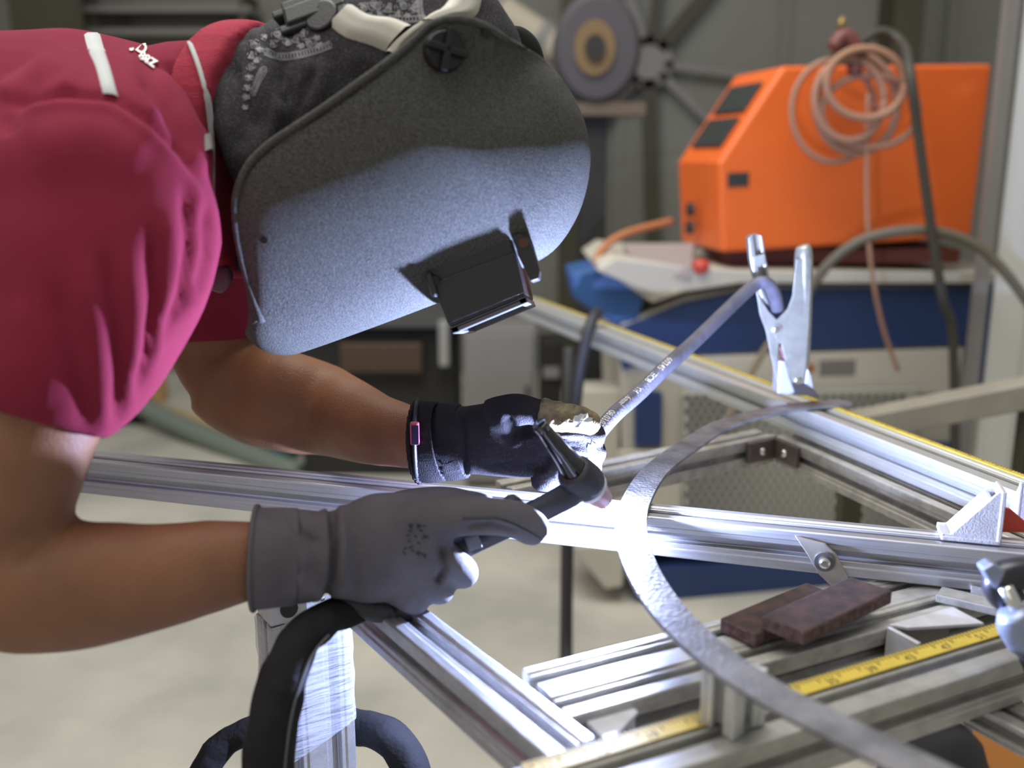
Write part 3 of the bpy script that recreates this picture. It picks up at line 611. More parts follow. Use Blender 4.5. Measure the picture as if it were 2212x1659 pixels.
# bracket between E and F at the lower middle
gz = T0 - .002
g3 = PZ(1250, 1600, T0 - .004)
g3 = empty('gusset_bracket', f0 + dF * .03, 'pale cast bracket tucked in the corner between the slanting bar and wide worn bar', 'bracket')
q_ = f0 + dF * .012 - sF * .0005
MB().prism([q_ + V((0, 0, -.006)), q_ + dF * .040 + V((0, 0, -.006)), q_ + dF * .040 - sF * .006 + V((0, 0, -.006)), q_ - sF * .030 + V((0, 0, -.006))], (0, 0, -.003)).build('cheek', CAST, g3, bevel=.0008)
MB().box(q_ + dF * .02 - sF * .0015 + V((0, 0, -.022)), dF * .020, sF * .0015, V((0, 0, .014))).build('back_flange', CAST, g3, bevel=.0006)
MB().disc(q_ + dF * .026 - sF * .003 + V((0, 0, -.022)), -sF, .006, .004, 16).build('bolt', CHROME, g3, bevel=.0006)
# brackets and strips in the gap right
g4 = empty('angle_bracket', PZ(1830, 1420, T0), 'grey angle bracket with a round bolt head behind the yellow tape', 'bracket')
a_ = f0 + dF * .302 - sF * .0005
MB().box(a_ + V((0, 0, -.018)), dF * .002, sF * .016, V((0, 0, .017))).build('upright_flange', CAST, g4, bevel=.0006) if False else None
MB().prism([a_ + V((0, 0, .001)) - sF * .0, a_ + V((0, 0, .001)) + dF * .075, a_ + dF * .075 - sF * .032, a_ + dF * .012 - sF * .010], (0, 0, .003)).build('top_plate', CAST, g4, bevel=.0006)
MB().box(a_ - sF * .016 + V((0, 0, -.016)), dF * .002, sF * .016, V((0, 0, .018))).build('upright_flange', CAST, g4, bevel=.0006)
MB().box(a_ + dF * .035 - sF * .003 + V((0, 0, -.018)), dF * .033, sF * .002, V((0, 0, .016))).build('back_flange', mat('flange_grey', (.22, .20, .18), .5, .4), g4, bevel=.0006)  # back flange in a darker grey than the other flanges
MB().tube([a_ + dF * .016 - sF * .005 + V((0, 0, -.018)), a_ + dF * .016 - sF * .011 + V((0, 0, -.018)), a_ + dF * .016 - sF * .014 + V((0, 0, -.018))], [.009, .008, .004], 20, sub=2).build('bolt', CHROME, g4, smooth=True)
for k, (t_, wd, lb) in enumerate(((.395, .024, 'flat aluminium strip in the gap, nearest the angle bracket'), (.440, .030, 'widest flat aluminium strip bridging the gap behind the tape'), (.500, .022, 'rightmost flat aluminium strip bridging the gap'))):
    c = f0 + dF * t_; dd = (-sF + dF * .55).normalized(); nn = V((-dd.y, dd.x, 0))
    r = empty('aluminium_strip', c, lb, 'strip')
    MB().box(c + sF * .010 + dd * .018 + V((0, 0, .0035 + .0001 * k)), dd * .033, nn * wd / 2, V((0, 0, .0028))).build('flat_bar', ALU_OLD, r, bevel=.0006)
    MB().box(c + sF * .010 + dd * .018 + nn * wd * .46 * (-1) + V((0, 0, .0070)), dd * .033, nn * .0016, V((0, 0, .0008))).build('raised_lip', ALU_E, r, bevel=.0003)
# black screw clamp at right edge
kc = empty('screw_clamp', PY(2190, 1290, .70), 'dark steel screw clamp gripping the bars at the right edge', 'clamp')
CL = mat('clamp_black', (.06, .06, .07), .35, .6); CLB = mat('clamp_bluegrey', (.30, .34, .46), .4, .6)
MB().tube([PY(2300, 1240, .70), PY(2215, 1238, .70), PY(2168, 1248, .70), PY(2160, 1275, .70), PY(2185, 1300, .70)], [(.012, .010)] * 5, 12, sub=6, sq=.6).build('frame_arm', CL, kc, smooth=True)
MB().prism([PY(2124, 1232, .69), PY(2146, 1218, .69), PY(2175, 1235, .69), PY(2160, 1268, .69), PY(2150, 1275, .69)], (0, .014, 0)).build('jaw', CLB, kc, bevel=.002)
MB().tube([PY(2172, 1268, .685), PY(2200, 1320, .685), PY(2225, 1370, .685)], .0055, 14, sub=1).build('screw', CHROME, kc, smooth=True)
MB().tube([PY(2184, 1322, .68), PY(2198, 1345, .68), PY(2225, 1385, .68)], [(.010, .012), (.016, .014), (.016, .014)], 14, sub=3).build('swivel_pad', CLB, kc, smooth=True)
MB().tube([PY(2225, 1385, .68), PY(2250, 1440, .68)], .013, 14, sub=1).build('handle', CL, kc, smooth=True)

# ---------------------------------------------------------------- spring ground clamp and its cable
gcl = empty('ground_clamp', PZ(1735, 848, T), 'galvanised spring ground clamp standing on the ring and long bar', 'clamp')
YC = 1.345
def pl_(pts, dy0, th): return MB().prism([PY(x, y, YC + dy0) for x, y in pts], (0, th, 0))
for dy in (-.013, .010):
    pl_([(1720, 560), (1712, 640), (1702, 666), (1680, 690), (1671, 700), (1676, 730), (1688, 745), (1702, 800), (1708, 826), (1722, 836), (1738, 826), (1748, 700), (1752, 560)], dy, .002).build('right_cheek', GALV, gcl, bevel=.0006)
    pl_([(1626, 560), (1640, 640), (1660, 672), (1682, 695), (1690, 722), (1683, 742), (1679, 780), (1681, 840), (1672, 800), (1655, 715), (1642, 680), (1632, 620), (1622, 545)], dy + .0025, .0015).build('left_cheek', GALV, gcl, bevel=.0006)
MB().tube([PY(1735, 529, YC), PY(1736, 545, YC), PY(1735, 640, YC), PY(1731, 760, YC), PY(1725, 832, YC)], [(.006, .005), (.0135, .0115), (.0135, .0120), (.0115, .012), (.009, .011)], 16, up=(0, 1, 0), sub=5).build('right_handle', GALV, gcl, smooth=True)
BZ = mat('bright_zinc', (.50, .50, .50), .35, .7)
pl_([(1617, 514), (1630, 504), (1646, 510), (1655, 560), (1666, 620), (1680, 668), (1662, 662), (1645, 640), (1631, 600), (1622, 560)], .006, .002).build('left_handle', BZ, gcl, bevel=.0006)
pl_([(1617, 514), (1625, 507), (1633, 560), (1645, 620), (1662, 660), (1645, 642), (1630, 600), (1621, 560)], -.010, .016).build('handle_flange', BZ, gcl, bevel=.0006)
pl_([(1641, 508), (1646, 510), (1655, 560), (1666, 620), (1676, 655), (1670, 655), (1659, 615), (1648, 560)], -.004, .010).build('handle_flange', BZ, gcl, bevel=.0006)
pl_([(1626, 555), (1652, 548), (1655, 572), (1630, 580)], -.011, .003).build('handle_band', GALV, gcl, bevel=.0006)
MB().disc(PY(1677, 712, YC - .014), (0, -1, 0), .0075, .002, 24).build('washer', GALV, gcl, bevel=.0006)
MB().disc(PY(1677, 712, YC - .016), (0, -1, 0), .0042, .003, 18).build('rivet', CHROME, gcl, bevel=.0008)
MB().tube([PY(1684, 748, YC), PY(1695, 765, YC), PY(1698, 790, YC)], .007, 12, sub=3).build('copper_spring', mat('dull_copper', (.25, .13, .12), .5, .5), gcl, smooth=True)
JW = mat('pale_jaw', (.60, .61, .74), .4, .4)
pl_([(1684, 780), (1696, 780), (1704, 812), (1717, 848), (1700, 852), (1680, 850)], -.016, .030).build('jaw', JW, gcl, bevel=.001)
pl_([(1744, 795), (1752, 812), (1758, 842), (1738, 838)], -.010, .022).build('jaw', JW, gcl, bevel=.001)
pl_([(1712, 826), (1738, 830), (1760, 843), (1770, 856), (1714, 854)], -.014, .026).build('contact_foot', mat('burnt_foot', (.07, .06, .055), .6, .4), gcl, bevel=.001)
MB().disc(PY(1724, 822, YC - .0135), (0, -1, 0), .005, .003, 16).build('rivet', CHROME, gcl, bevel=.0008)
cpath = [(1680, 668, 1.338), (1672, 632, 1.326), (1652, 610, 1.318), (1622, 622, 1.31), (1560, 680, 1.25), (1500, 738, 1.19), (1440, 792, 1.13), (1380, 850, 1.08), (1330, 893, 1.03), (1290, 938, .985), (1268, 975, .957), (1250, 1000, .948)]
CP = spline([PY(*p) for p in cpath], 10)
gc = MB().tube(CP, .0088, 16, sub=1).build('ground_cable', CABLE, None, smooth=True); tag(gc, 'grey rubber cable with white print from clamp to far glove', 'cable')
# white print on the cable
def cable_print(txt, px0, py0, px1, py1):
    bs = min(range(len(CP)), key=lambda i: (proj(CP[i])[0] - px0) ** 2 + (proj(CP[i])[1] - py0) ** 2)
    be = min(range(len(CP)), key=lambda i: (proj(CP[i])[0] - px1) ** 2 + (proj(CP[i])[1] - py1) ** 2)
    vs, fs = text_mesh(txt, .0105); xm = max(v.x for v in vs); a, b = CP[bs], CP[be]; d = (b - a); L = d.length; d.normalize()
    tocam = (V((0, 0, H)) - (a + b) / 2).normalized(); n_ = (tocam - d * tocam.dot(d)).normalized(); up_ = n_.cross(d).normalized()
    out = []
    for v in vs:
        s = v.x / xm * L; g = (v.y - .0075) / .0088
        seg = bs + (be - bs) * s / L; i = int(seg); p = CP[i].lerp(CP[min(i + 1, len(CP) - 1)], seg - i)
        out.append(p + n_ * .0090 * math.cos(g) + up_ * .0090 * math.sin(g))
    MB().add(out, fs).build('printed_text', WHITE, gc, fixn=False)
for t_, x0, y0, x1, y1 in (('60245', 1432, 772, 1410, 795), ('IEC81', 1402, 806, 1382, 826), ('YH', 1368, 838, 1359, 850), ('16mm²', 1347, 860, 1326, 884), ('08.03.07', 1313, 893, 1288, 926)):
    cable_print(t_, x0 + 6, y0 + 6, x1 + 6, y1 + 6)

# ---------------------------------------------------------------- cable strapped on B and hanging to the floor
o = MB().tube([PY(1290, 675, 2.02), PY(1280, 690, 1.98), PY(1265, 740, 1.95), PY(1245, 860, 1.93), PY(1230, 1100, 1.92), PY(1226, 1250, 1.92), PY(1225, 1420, 1.92), PZ(1225, 1800, .02)], .012, 12, sub=5).build('black_cable', RUBBER, None, smooth=True); tag(o, 'black cable hanging down from the long bright bar to the floor', 'cable')
# far right beam behind
bm0 = PY(1790, 905, 1.9); bm1 = PY(2330, 798, 1.75)
o = MB().box((bm0 + bm1) / 2 + V((0, 0, -.025)), (bm1 - bm0) / 2, V((0, .03, 0)), V((0, 0, .025))).build('grey_beam', mat('beam_beige', (.30, .28, .23), .6, noise=.15), None, bevel=.003); tag(o, 'beige grey square beam behind the long bar at right', 'beam')
for t_ in (.12, .85):
    c = bm0.lerp(bm1, t_); l_ = MB().box((c.x, c.y + .0, (c.z - .05) / 2), (.02, 0, 0), (0, .02, 0), (0, 0, (c.z - .05) / 2)).build('beam_leg', OLIVE, o)
# lower right floor objects
kn = empty('orange_crate', PZ(2180, 1640, .30), 'orange brown crate on the floor at the bottom right corner', 'crate')
p = PZ(2190, 1640, .35); p.x += .06
MB().box((p.x, p.y, .18), (.16, 0, 0), (0, .12, 0), (0, 0, .17)).build('crate_body', ORANGED, kn, bevel=.008)
MB().box((p.x, p.y, .352), (.165, 0, 0), (0, .125, 0), (0, 0, .012)).build('rim', ORANGED, kn, bevel=.004)
p = PZ(2040, 1630, .45); p.x -= .01; bgp = empty('cloth_bag', (p.x, p.y, 0), 'dark grey cloth bag beside the orange crate below the bars', 'bag')
fuse('bag_body', MB().tube([V((p.x, p.y, .0)), V((p.x, p.y, .2)), V((p.x, p.y, .44)), V((p.x + .0, p.y, .50))], [(.07, .07), (.085, .08), (.07, .06), (.03, .03)], 20, sub=4), mat('bag_grey', (.03, .03, .032), .8, bump=.3, bscale=300), bgp, .012, 4, folds([], .006, 25))
MB().tube([V((p.x - .04, p.y, .45)), V((p.x - .03, p.y, .53)), V((p.x + .03, p.y, .53)), V((p.x + .04, p.y, .45))], .006, 8, sub=5).build('bag_handle', mat('bag_strap', (.25, .25, .3), .7), bgp, smooth=True)
#PERSON#
# ---------------------------------------------------------------- the welder
WX = -.95
pn = empty('person', (WX, .97, 0), 'person in maroon polo shirt and black welding mask bending over the frame, holding a torch', 'person')
b = MB(); up = (0, 0, 1)
# trunk, hips and legs (left of the picture), neck and head
b.tube([V((-1.02, .97, .92)), V((-.90, .97, 1.02)), V((-.72, .97, 1.14)), V((-.52, .97, 1.22)), V((-.34, .96, 1.24)), V((-.26, .95, 1.24))], [(.12, .15), (.12, .155), (.12, .155), (.12, .17), (.10, .15), (.07, .09)], 24, up=up)
b.tube([PY(330, 300, .96), PY(520, 290, .94), PY(700, 230, .93), PY(830, 190, .92)], [(.075, .07), (.062, .058), (.052, .050), (.055, .052)], 20, up=up)
b.ball(PY(880, 170, .925), (.092, .070, .092), 14)
b.ball(PY(900, 260, .925), (.088, .062, .080), 12)
b.ball(PY(985, 350, .92), (.016, .012, .016), 8)                                # nose
for s in (-1, 1):
    b.ball(PY(790, 235, .92) + V((.02, s * .058, 0)), (.020, .010, .026), 8)      # ears
    b.tube([V((-1.02, .97 + s * .09, .95)), V((-.98, .97 + s * .10, .75)), V((-.96, .97 + s * .11, .50)), V((-1.02, .97 + s * .12, .28)), V((-1.04, .97 + s * .12, .09))], [(.085, .085), (.08, .08), (.058, .058), (.05, .052), (.036, .036)], 16)
# near arm
NA = [PY(190, 330, .84), PY(200, 480, .79), PY(150, 700, .75), PY(70, 930, .72), PY(8, 1110, .71), PY(-28, 1235, .705)]
b.tube(NA, [(.05, .05), (.056, .054), (.054, .05), (.0495, .048), (.047, .046), (.043, .043)], 24, up=(0, 1, 0), sub=6)
NF = [PY(-40, 1250, .705), PY(60, 1268, .70), PY(200, 1262, .705), PY(340, 1245, .72), PY(460, 1222, .735), PY(560, 1208, .745), PY(640, 1200, .75)]
b.tube(NF, [(.050, .043), (.053, .044), (.0495, .042), (.043, .038), (.0375, .032), (.033, .025), (.028, .021)], 24, up=(0, 0, 1), sub=6)
# far arm
FA = [PY(420, 430, 1.10), PY(430, 560, 1.13), PY(450, 690, 1.14), PY(462, 760, 1.14), PY(490, 810, 1.13)]
b.tube(FA, [(.055, .055), (.056, .056), (.055, .05), (.051, .046), (.048, .044)], 22, up=(1, 0, 0), sub=6)
FF = [PY(470, 800, 1.13), PY(540, 848, 1.13), PY(620, 868, 1.105), PY(710, 888, 1.10), PY(800, 922, 1.035), PY(880, 944, .985), PY(950, 955, .958)]
b.tube(FF, [(.056, .046), (.061, .05), (.060, .048), (.054, .043), (.042, .036), (.034, .028), (.031, .025)], 22, up=(0, 0, 1), sub=6)
def skinfn(co, n):
    x, y = proj(co); d = 0
    q, t = seg_d(x, y, [(150, 1122), (95, 1180), (50, 1215)])
    if q < 30 and n.y < .3: d -= .004 * math.exp(-(q / 11) ** 2)
    q, t = seg_d(x, y, [(600, 770), (560, 830), (500, 880)])
    if q < 40 and n.y < .3 and co.y > 1.0: d -= .0012 * math.exp(-(q / 14) ** 2)
    return d + .0012 * pnoise(co * 30)
BODY = fuse('body', b, SKIN, pn, .0058, 8, skinfn)
# trousers and shoes
b = MB()
b.tube([V((-1.08, .97, .93)), V((-.96, .97, 1.02)), V((-.88, .97, 1.06))], [(.14, .17), (.135, .17), (.13, .165)], 20, up=up)
for s in (-1, 1): b.tube([V((-1.03, .97 + s * .09, .97)), V((-.98, .97 + s * .10, .75)), V((-.96, .97 + s * .11, .50)), V((-1.02, .97 + s * .12, .28)), V((-1.04, .97 + s * .12, .06))], [(.105, .1), (.098, .095), (.08, .08), (.075, .075), (.065, .065)], 18)
fuse('trousers', b, TROUS, pn, .012, 6, folds([], .008, 14))
for s in (-1, 1):
    b = MB().tube([V((-1.11, .97 + s * .12, .045)), V((-1.03, .97 + s * .12, .06)), V((-.93, .97 + s * .12, .045)), V((-.83, .97 + s * .12, .032))], [(.035, .035), (.05, .045), (.042, .048), (.02, .03)], 16, up=up)
    b.box((-.97, .97 + s * .12, .012), (.14, 0, 0), (0, .045, 0), (0, 0, .012)); fuse('shoe', b, RUBBER, pn, .007, 3)
# shirt
b = MB()
b.tube([V((-.98, .975, 1.00)), V((-.84, .975, 1.075)), V((-.68, .975, 1.15)), PY(-60, 372, .975), PY(80, 352, .97), PY(200, 334, .965), PY(340, 350, .955), PY(430, 342, .95), PY(492, 335, .945)],
       [(.145, .18), (.14, .18), (.135, .18), (.118, .185), (.120, .185), (.112, .165), (.104, .14), (.106, .112), (.104, .100)], 36, up=up)
b.tube([PY(215, 300, .865), PY(205, 400, .80), PY(208, 510, .775), PY(178, 650, .75), PY(128, 800, .727), PY(92, 905, .715)],
       [(.085, .08), (.092, .085), (.0930, .082), (.0860, .076), (.0690, .066), (.0500, .054)], 32, up=(1, 0, 0), sub=6)
b.tube([PY(300, 400, 1.08), PY(400, 520, 1.12), PY(440, 640, 1.14), PY(452, 728, 1.14)], [(.09, .09), (.085, .08), (.076, .072), (.064, .060)], 28, up=(1, 0, 0), sub=6)
W_ = 1
FL = [([(420, 380), (440, 500), (425, 600), (380, 690)], 13, .0035), ([(395, 400), (410, 520), (395, 630), (345, 740)], 10, -.006), ([(360, 450), (375, 580), (355, 700), (315, 800)], 13, .004),
      ([(320, 500), (335, 640), (318, 760), (285, 850)], 10, -.0065), ([(275, 520), (295, 680), (285, 800), (262, 900)], 14, .004), ([(225, 540), (250, 700), (255, 820), (245, 920)], 12, -.005),
      ([(170, 560), (205, 720), (222, 840), (225, 930)], 18, .0035), ([(110, 600), (150, 740), (180, 860), (190, 940)], 18, -.004), ([(40, 640), (70, 780), (110, 880)], 26, .003),
      ([(0, 215), (60, 170), (120, 125)], 14, .007), ([(20, 290), (10, 260), (90, 150)], 16, -.006), ([(120, 100), (150, 160), (140, 200)], 16, .005),
      ([(0, 218), (130, 202), (250, 210), (330, 262), (400, 330), (438, 400)], 8, -.006), ([(0, 240), (130, 224), (240, 232), (320, 290), (390, 360)], 10, .003),
      ([(330, 150), (390, 215), (430, 300), (447, 380)], 14, .006), ([(350, 130), (405, 200), (440, 280)], 9, -.007), ([(300, 170), (360, 240), (410, 330)], 10, -.004), ([(270, 120), (300, 190), (350, 260)], 14, .003),
      ([(455, 420), (462, 520), (440, 610), (400, 700)], 10, .004), ([(440, 440), (444, 540), (420, 640)], 9, -.006), ([(60, 330), (200, 290), (330, 340)], 45, .004)]
SHIRTO = fuse('polo_shirt', b, SHIRT, pn, .0052, 7, folds([(p_, w_ * 1.3, a_ * .95) for p_, w_, a_ in FL], .003, 16))
BV = bvh_of(SHIRTO)
ribbon_on('shoulder_stripe', BV, [(172, 50), (186, 105), (204, 145), (219, 202)], [(214, 50), (228, 105), (242, 150), (258, 209)], STRIPE, pn, .002)
# rib-knit collar with pale piping
b = MB()
cps = [PY(462, 330, .945), PY(495, 332, .943), PY(535, 332, .94), PY(572, 335, .935)]
b.tube(cps, [(.111, .108), (.116, .110), (.118, .110), (.115, .106)], 48, up=up, sub=5, cap=True)
COL = fuse('collar', b, RIB, pn, .0045, 3, folds([([(505, 100), (520, 250), (520, 420)], 10, .003)], .002, 25))
BVC = bvh_of(COL)
ribbon_on('collar_piping', BVC, [(398, 80), (418, 130), (436, 190), (447, 260), (452, 330), (452, 420), (450, 500)], [(411, 80), (431, 130), (448, 190), (458, 260), (461, 330), (461, 420), (459, 500)], STRIPE, pn, .003)
ribbon_on('piping_tab', BV, [(441, 290), (442, 326)], [(456, 290), (457, 326)], mat('grey_tab', (.16, .15, .14), .8), pn, .004)
# white embroidery on the shoulder
em = MB()
for txt, ox, oy, sz in (('JD', 286, 106, 40), ('88Z', 298, 128, 32)):
    vs, fs = text_mesh(txt, sz, 0, 1.2); a = math.radians(34); out = []; ok = True
    for v in vs:
        x = ox + v.x * math.cos(a) * .75 + v.y * math.sin(a) * .8; y = oy + v.x * math.sin(a) * .75 - v.y * math.cos(a) * .8
        p, nn = hit(BV, x, y)
        if p is None: out.append(None); continue
        out.append(p + nn * .0018)
    em.add([q if q is not None else V((0, 0, 0)) for q in out], [f for f in fs if all(out[i] is not None for i in f)])
eo = em.build('embroidery', WHITE, pn, fixn=False)
bm = bmesh.new(); bm.from_mesh(eo.data); bmesh.ops.delete(bm, geom=[v for v in bm.verts if not v.link_faces], context='VERTS'); bm.to_mesh(eo.data); bm.free()
# bandana over neck and head
b = MB()
b.tube([PY(582, 322, .935), PY(610, 312, .932), PY(650, 280, .93), PY(720, 230, .927), PY(800, 190, .92)], [(.100, .092), (.102, .092), (.096, .086), (.090, .080), (.088, .076)], 30, up=up)
b.ball(PY(880, 175, .928), (.108, .078, .110), 16); b.ball(PY(790, 150, .925), (.083, .080, .083), 12)
b.tube([PY(560, 550, .94), PY(575, 480, .93), PY(590, 400, .93)], [(.05, .015), (.06, .022), (.07, .03)], 16, up=(0, 1, 0))
BF = [([(528, 90), (545, 180), (548, 290)], 9, -.007), ([(565, 65), (600, 150), (618, 235)], 8, -.008), ([(590, 60), (660, 150), (640, 240)], 12, .004), ([(700, 130), (690, 190), (660, 250)], 14, .004), ([(545, 60), (575, 130), (575, 230)], 10, .004), ([(640, 110), (625, 180), (640, 240)], 10, -.003), ([(750, 110), (800, 130), (870, 170)], 16, .002)]
BAN = fuse('bandana', b, BAND, pn, .0048, 5, folds([(p_, w_ * 1.5, a_ * 1.5) for p_, w_, a_ in BF] + [([(500, 120), (515, 220), (520, 330)], 13, -.010), ([(520, 90), (548, 150), (560, 260)], 9, .008), ([(640, 130), (600, 220), (575, 330)], 12, .006), ([(690, 140), (650, 220), (610, 300)], 10, -.006)], .003, 28))
BVB = bvh_of(BAN)
PAIS = mat('printed_white_pattern', (.33, .33, .34), .85)
def paisleys(spots, line_pairs):
    mb = MB()
    def stroke(pts, wpx):
        pr = []
        for i, (x, y) in enumerate(pts):
            x2, y2 = pts[min(i + 1, len(pts) - 1)]; x1, y1 = pts[max(i - 1, 0)]; dx, dy = x2 - x1, y2 - y1; L = math.hypot(dx, dy) or 1
            a, na = hit(BVB, x - dy / L * wpx / 2, y + dx / L * wpx / 2); c, nc = hit(BVB, x + dy / L * wpx / 2, y - dx / L * wpx / 2)
            if a is None or c is None: break
            pr.append((a + na * .0008, c + nc * .0008))
        if len(pr) > 1 and all((pr[i][0] - pr[i + 1][0]).length < .02 for i in range(len(pr) - 1)):
            k = [p for q in pr for p in q]; mb.add(k, [(2 * i, 2 * i + 1, 2 * i + 3, 2 * i + 2) for i in range(len(pr) - 1)])
    for (x, y, s, rot) in spots:
        for k in (1.0, .62):                    # drop-shaped outlines
            stroke([(x + k * s * (math.cos(a) * math.cos(rot) - math.sin(a) * .6 * (1 + .5 * math.cos(a)) * math.sin(rot)), y + k * s * (math.cos(a) * math.sin(rot) + math.sin(a) * .6 * (1 + .5 * math.cos(a)) * math.cos(rot))) for a in [i * math.pi / 10 for i in range(21)]], 1.7)
        stroke([(x + .2 * s * math.cos(a), y + .2 * s * math.sin(a)) for a in [i * math.pi / 4 for i in range(9)]], 2)
        for j in range(5):
            a = rot + j * 1.26; stroke([(x + s * 1.25 * math.cos(a + t) * (1 + .12 * t), y + s * 1.0 * math.sin(a + t)) for t in (0, .25, .5, .75)], 1.6)
    for p, wd in line_pairs:
        q = [(v.x, v.y) for v in spline([V((x, y, 0)) for x, y in p], 6)]
        for sgn in (-.5, .5):
            o_ = []
            for i, (x, y) in enumerate(q):
                x2, y2 = q[min(i + 1, len(q) - 1)]; x1, y1 = q[max(i - 1, 0)]; dx, dy = x2 - x1, y2 - y1; L = math.hypot(dx, dy) or 1
                o_.append((x - dy / L * wd * sgn, y + dx / L * wd * sgn))
            stroke(o_, 1.5)
        for i in range(0, len(q) - 1):
            x, y = q[i]; stroke([(x + wd * .32 * math.cos(a), y + wd * .38 * math.sin(a)) for a in [j * math.pi / 4 for j in range(9)]], 1.3)
    o = mb.build('printed_pattern', PAIS, BAN, fixn=False); o['kind'] = 'stuff'
random.seed(9)
paisleys([(605, 76, 13, .3), (640, 84, 10, 2), (668, 92, 10, 1), (590, 95, 8, 1.5), (650, 100, 6, 0), (690, 98, 7, 2.4), (548, 95, 9, 1.2), (545, 120, 8, 1.8), (542, 145, 8, 1), (540, 168, 7, .5), (810, 12, 12, .4), (840, 18, 10, 2), (870, 10, 11, 1), (895, 20, 9, .2), (820, 32, 8, 1.2), (860, 30, 7, 2), (785, 16, 9, 1), (622, 92, 7, 1.4), (612, 62, 7, .4), (655, 72, 8, 2), (685, 82, 6, .2), (572, 82, 7, 2.2), (560, 108, 6, .6), (556, 130, 6, 2), (535, 190, 6, 1), (532, 210, 6, .2), (530, 232, 5, 1.4), (900, 8, 8, 2), (800, 34, 6, 1), (880, 34, 5, .3)],
         [([(572, 112), (600, 122), (640, 120), (680, 110), (716, 96)], 15), ([(570, 150), (556, 180), (546, 205)], 14), ([(840, 40), (880, 42), (920, 40)], 13), ([(906, 0), (907, 20), (912, 42)], 12)])
# black cloth tail behind the mask
MB().tube([PY(1100, 60, 1.0), PY(1118, 75, 1.0), PY(1138, 105, 1.0), PY(1150, 150, 1.0), PY(1140, 190, .98)], [(.002, .002), (.009, .005), (.013, .007), (.012, .008), (.008, .008)], 10, sub=5).build('bandana_tail', mat('black_cloth', (.008, .008, .008), .9), BAN, smooth=True)

# ---------------- welding mask
YM = .910; LAT = V((.008, .112, -.022))
fr_pts = [(543, 722), (560, 745), (590, 762), (622, 766), (660, 757), (760, 722), (880, 678), (1000, 632), (1090, 596), (1170, 560), (1215, 520), (1250, 460), (1270, 390), (1274, 330), (1264, 275), (1244, 228), (1218, 188), (1190, 155)]
re_pts = [(528, 690), (520, 650), (510, 600), (503, 540), (501, 480), (505, 430), (520, 385), (545, 345), (580, 312), (620, 285), (670, 252), (720, 218), (770, 182), (820, 146), (860, 112), (895, 78), (920, 52), (950, 36), (985, 30), (1020, 33), (1060, 47), (1100, 70)]
n = len(fr_pts)
def rs(P, k):
    S = spline([V((x, y, 0)) for x, y in P], 4); return [S[int(round(i * (len(S) - 1) / (k - 1)))] for i in range(k)]
K = 60; FP = rs(fr_pts, K); RP = rs(re_pts, K); M_ = 18; hv = []
for i in range(K):
    f = PY(FP[i].x, FP[i].y, YM); t = i / (K - 1)
    Wd = 1.0
    rn = PY(RP[i].x, RP[i].y, YM - LAT.y) + LAT              # near rear edge brought to the middle plane
    Rr = .145 if t < .75 else .145 - .060 * (t - .75) / .25
    row = []
    L = (rn - f).length
    for j in range(-M_, M_ + 1):
        q = abs(j) / M_; s = q ** 1.6; p = f.lerp(rn, s); d = L * s
        # distance from the front outline in metres
        dd = min(seg_len for seg_len in [ (p - PY(FP[k].x, FP[k].y, YM)).length for k in range(0, K, 2)] + [d])
        x = min(1, dd / Rr); g = .62 * (1 - (1 - x) ** 2) + .38 * math.sqrt(max(0, 1 - (1 - min(1, dd / .028)) ** 2))
        if j < 0: p = p - LAT * g
        elif j > 0: p = p + LAT * g
        row.append(p)
    hv.append(row)
me_v = [p for r in hv for p in r]; a = 2 * M_ + 1
hm_ = MB().add(me_v, [(i * a + j, (i + 1) * a + j, (i + 1) * a + j + 1, i * a + j + 1) for i in range(K - 1) for j in range(a - 1)])
MASK = hm_.build('welding_mask', SHELL, pn, smooth=True)
for nm, kw in (('sm', dict(t='SMOOTH', factor=.5, iterations=6)),):
    s = MASK.modifiers.new(nm, 'SMOOTH'); s.factor = .5; s.iterations = 5
s = MASK.modifiers.new('sol', 'SOLIDIFY'); s.thickness = .0028; s.offset = 0
# rolled rim along the near rear edge
edge = [hv[i][0] for i in range(K)]
MB().tube(edge[::2], .0032, 8, sub=2).build('rim', SHELL, MASK, smooth=True)
MB().tube([hv[i][-1] for i in range(0, K, 2)], .0032, 8, sub=2).build('rim', SHELL, MASK, smooth=True)
BVM = BVHTree.FromPolygons(me_v, [tuple(f) for f in hm_.f])
# cross knob and slider
kp, kn_ = hit(BVM, 956, 112)
kn_ = kn_ if kn_.y < 0 else -kn_
kb = MB().tube([kp, kp + kn_ * .006, kp + kn_ * .010], [.0165, .0165, .0145], 24, sub=1).build('adjusting_knob', BLACKM, MASK, smooth=False, bevel=.0008)
ux = kn_.cross(V((0, 0, 1))).normalized(); uz = ux.cross(kn_).normalized()
for a_ in (.25, .25 + math.pi / 2):
    d = ux * math.cos(a_) + uz * math.sin(a_); e = kn_.cross(d); c = kp + kn_ * .012
    MB().box(c, d * .017, e * .0028, kn_ * .0045).build('knob_ridge', BLACKM, MASK, bevel=.0014)
kp2, kn2 = hit(BVM, 1045, 88); kn2 = kn2 if kn2.y < 0 else -kn2; ux2 = kn2.cross(V((0, 0, 1))).normalized(); uz2 = ux2.cross(kn2).normalized()
MB().box(kp2, ux2 * .009 + uz2 * .004, uz2 * .013, kn2 * .0025).build('slider_plate', SHELL, MASK, bevel=.0012)
MB().disc(kp2 + uz2 * .007 + kn2 * .002, kn2, .0042, .004, 14).build('stop_pin', BLACKM, MASK, bevel=.0006)
MB().disc(hit(BVM, 571, 518)[0], (0, -1, 0), .003, .002, 12).build('rivet', BLACKM, MASK)
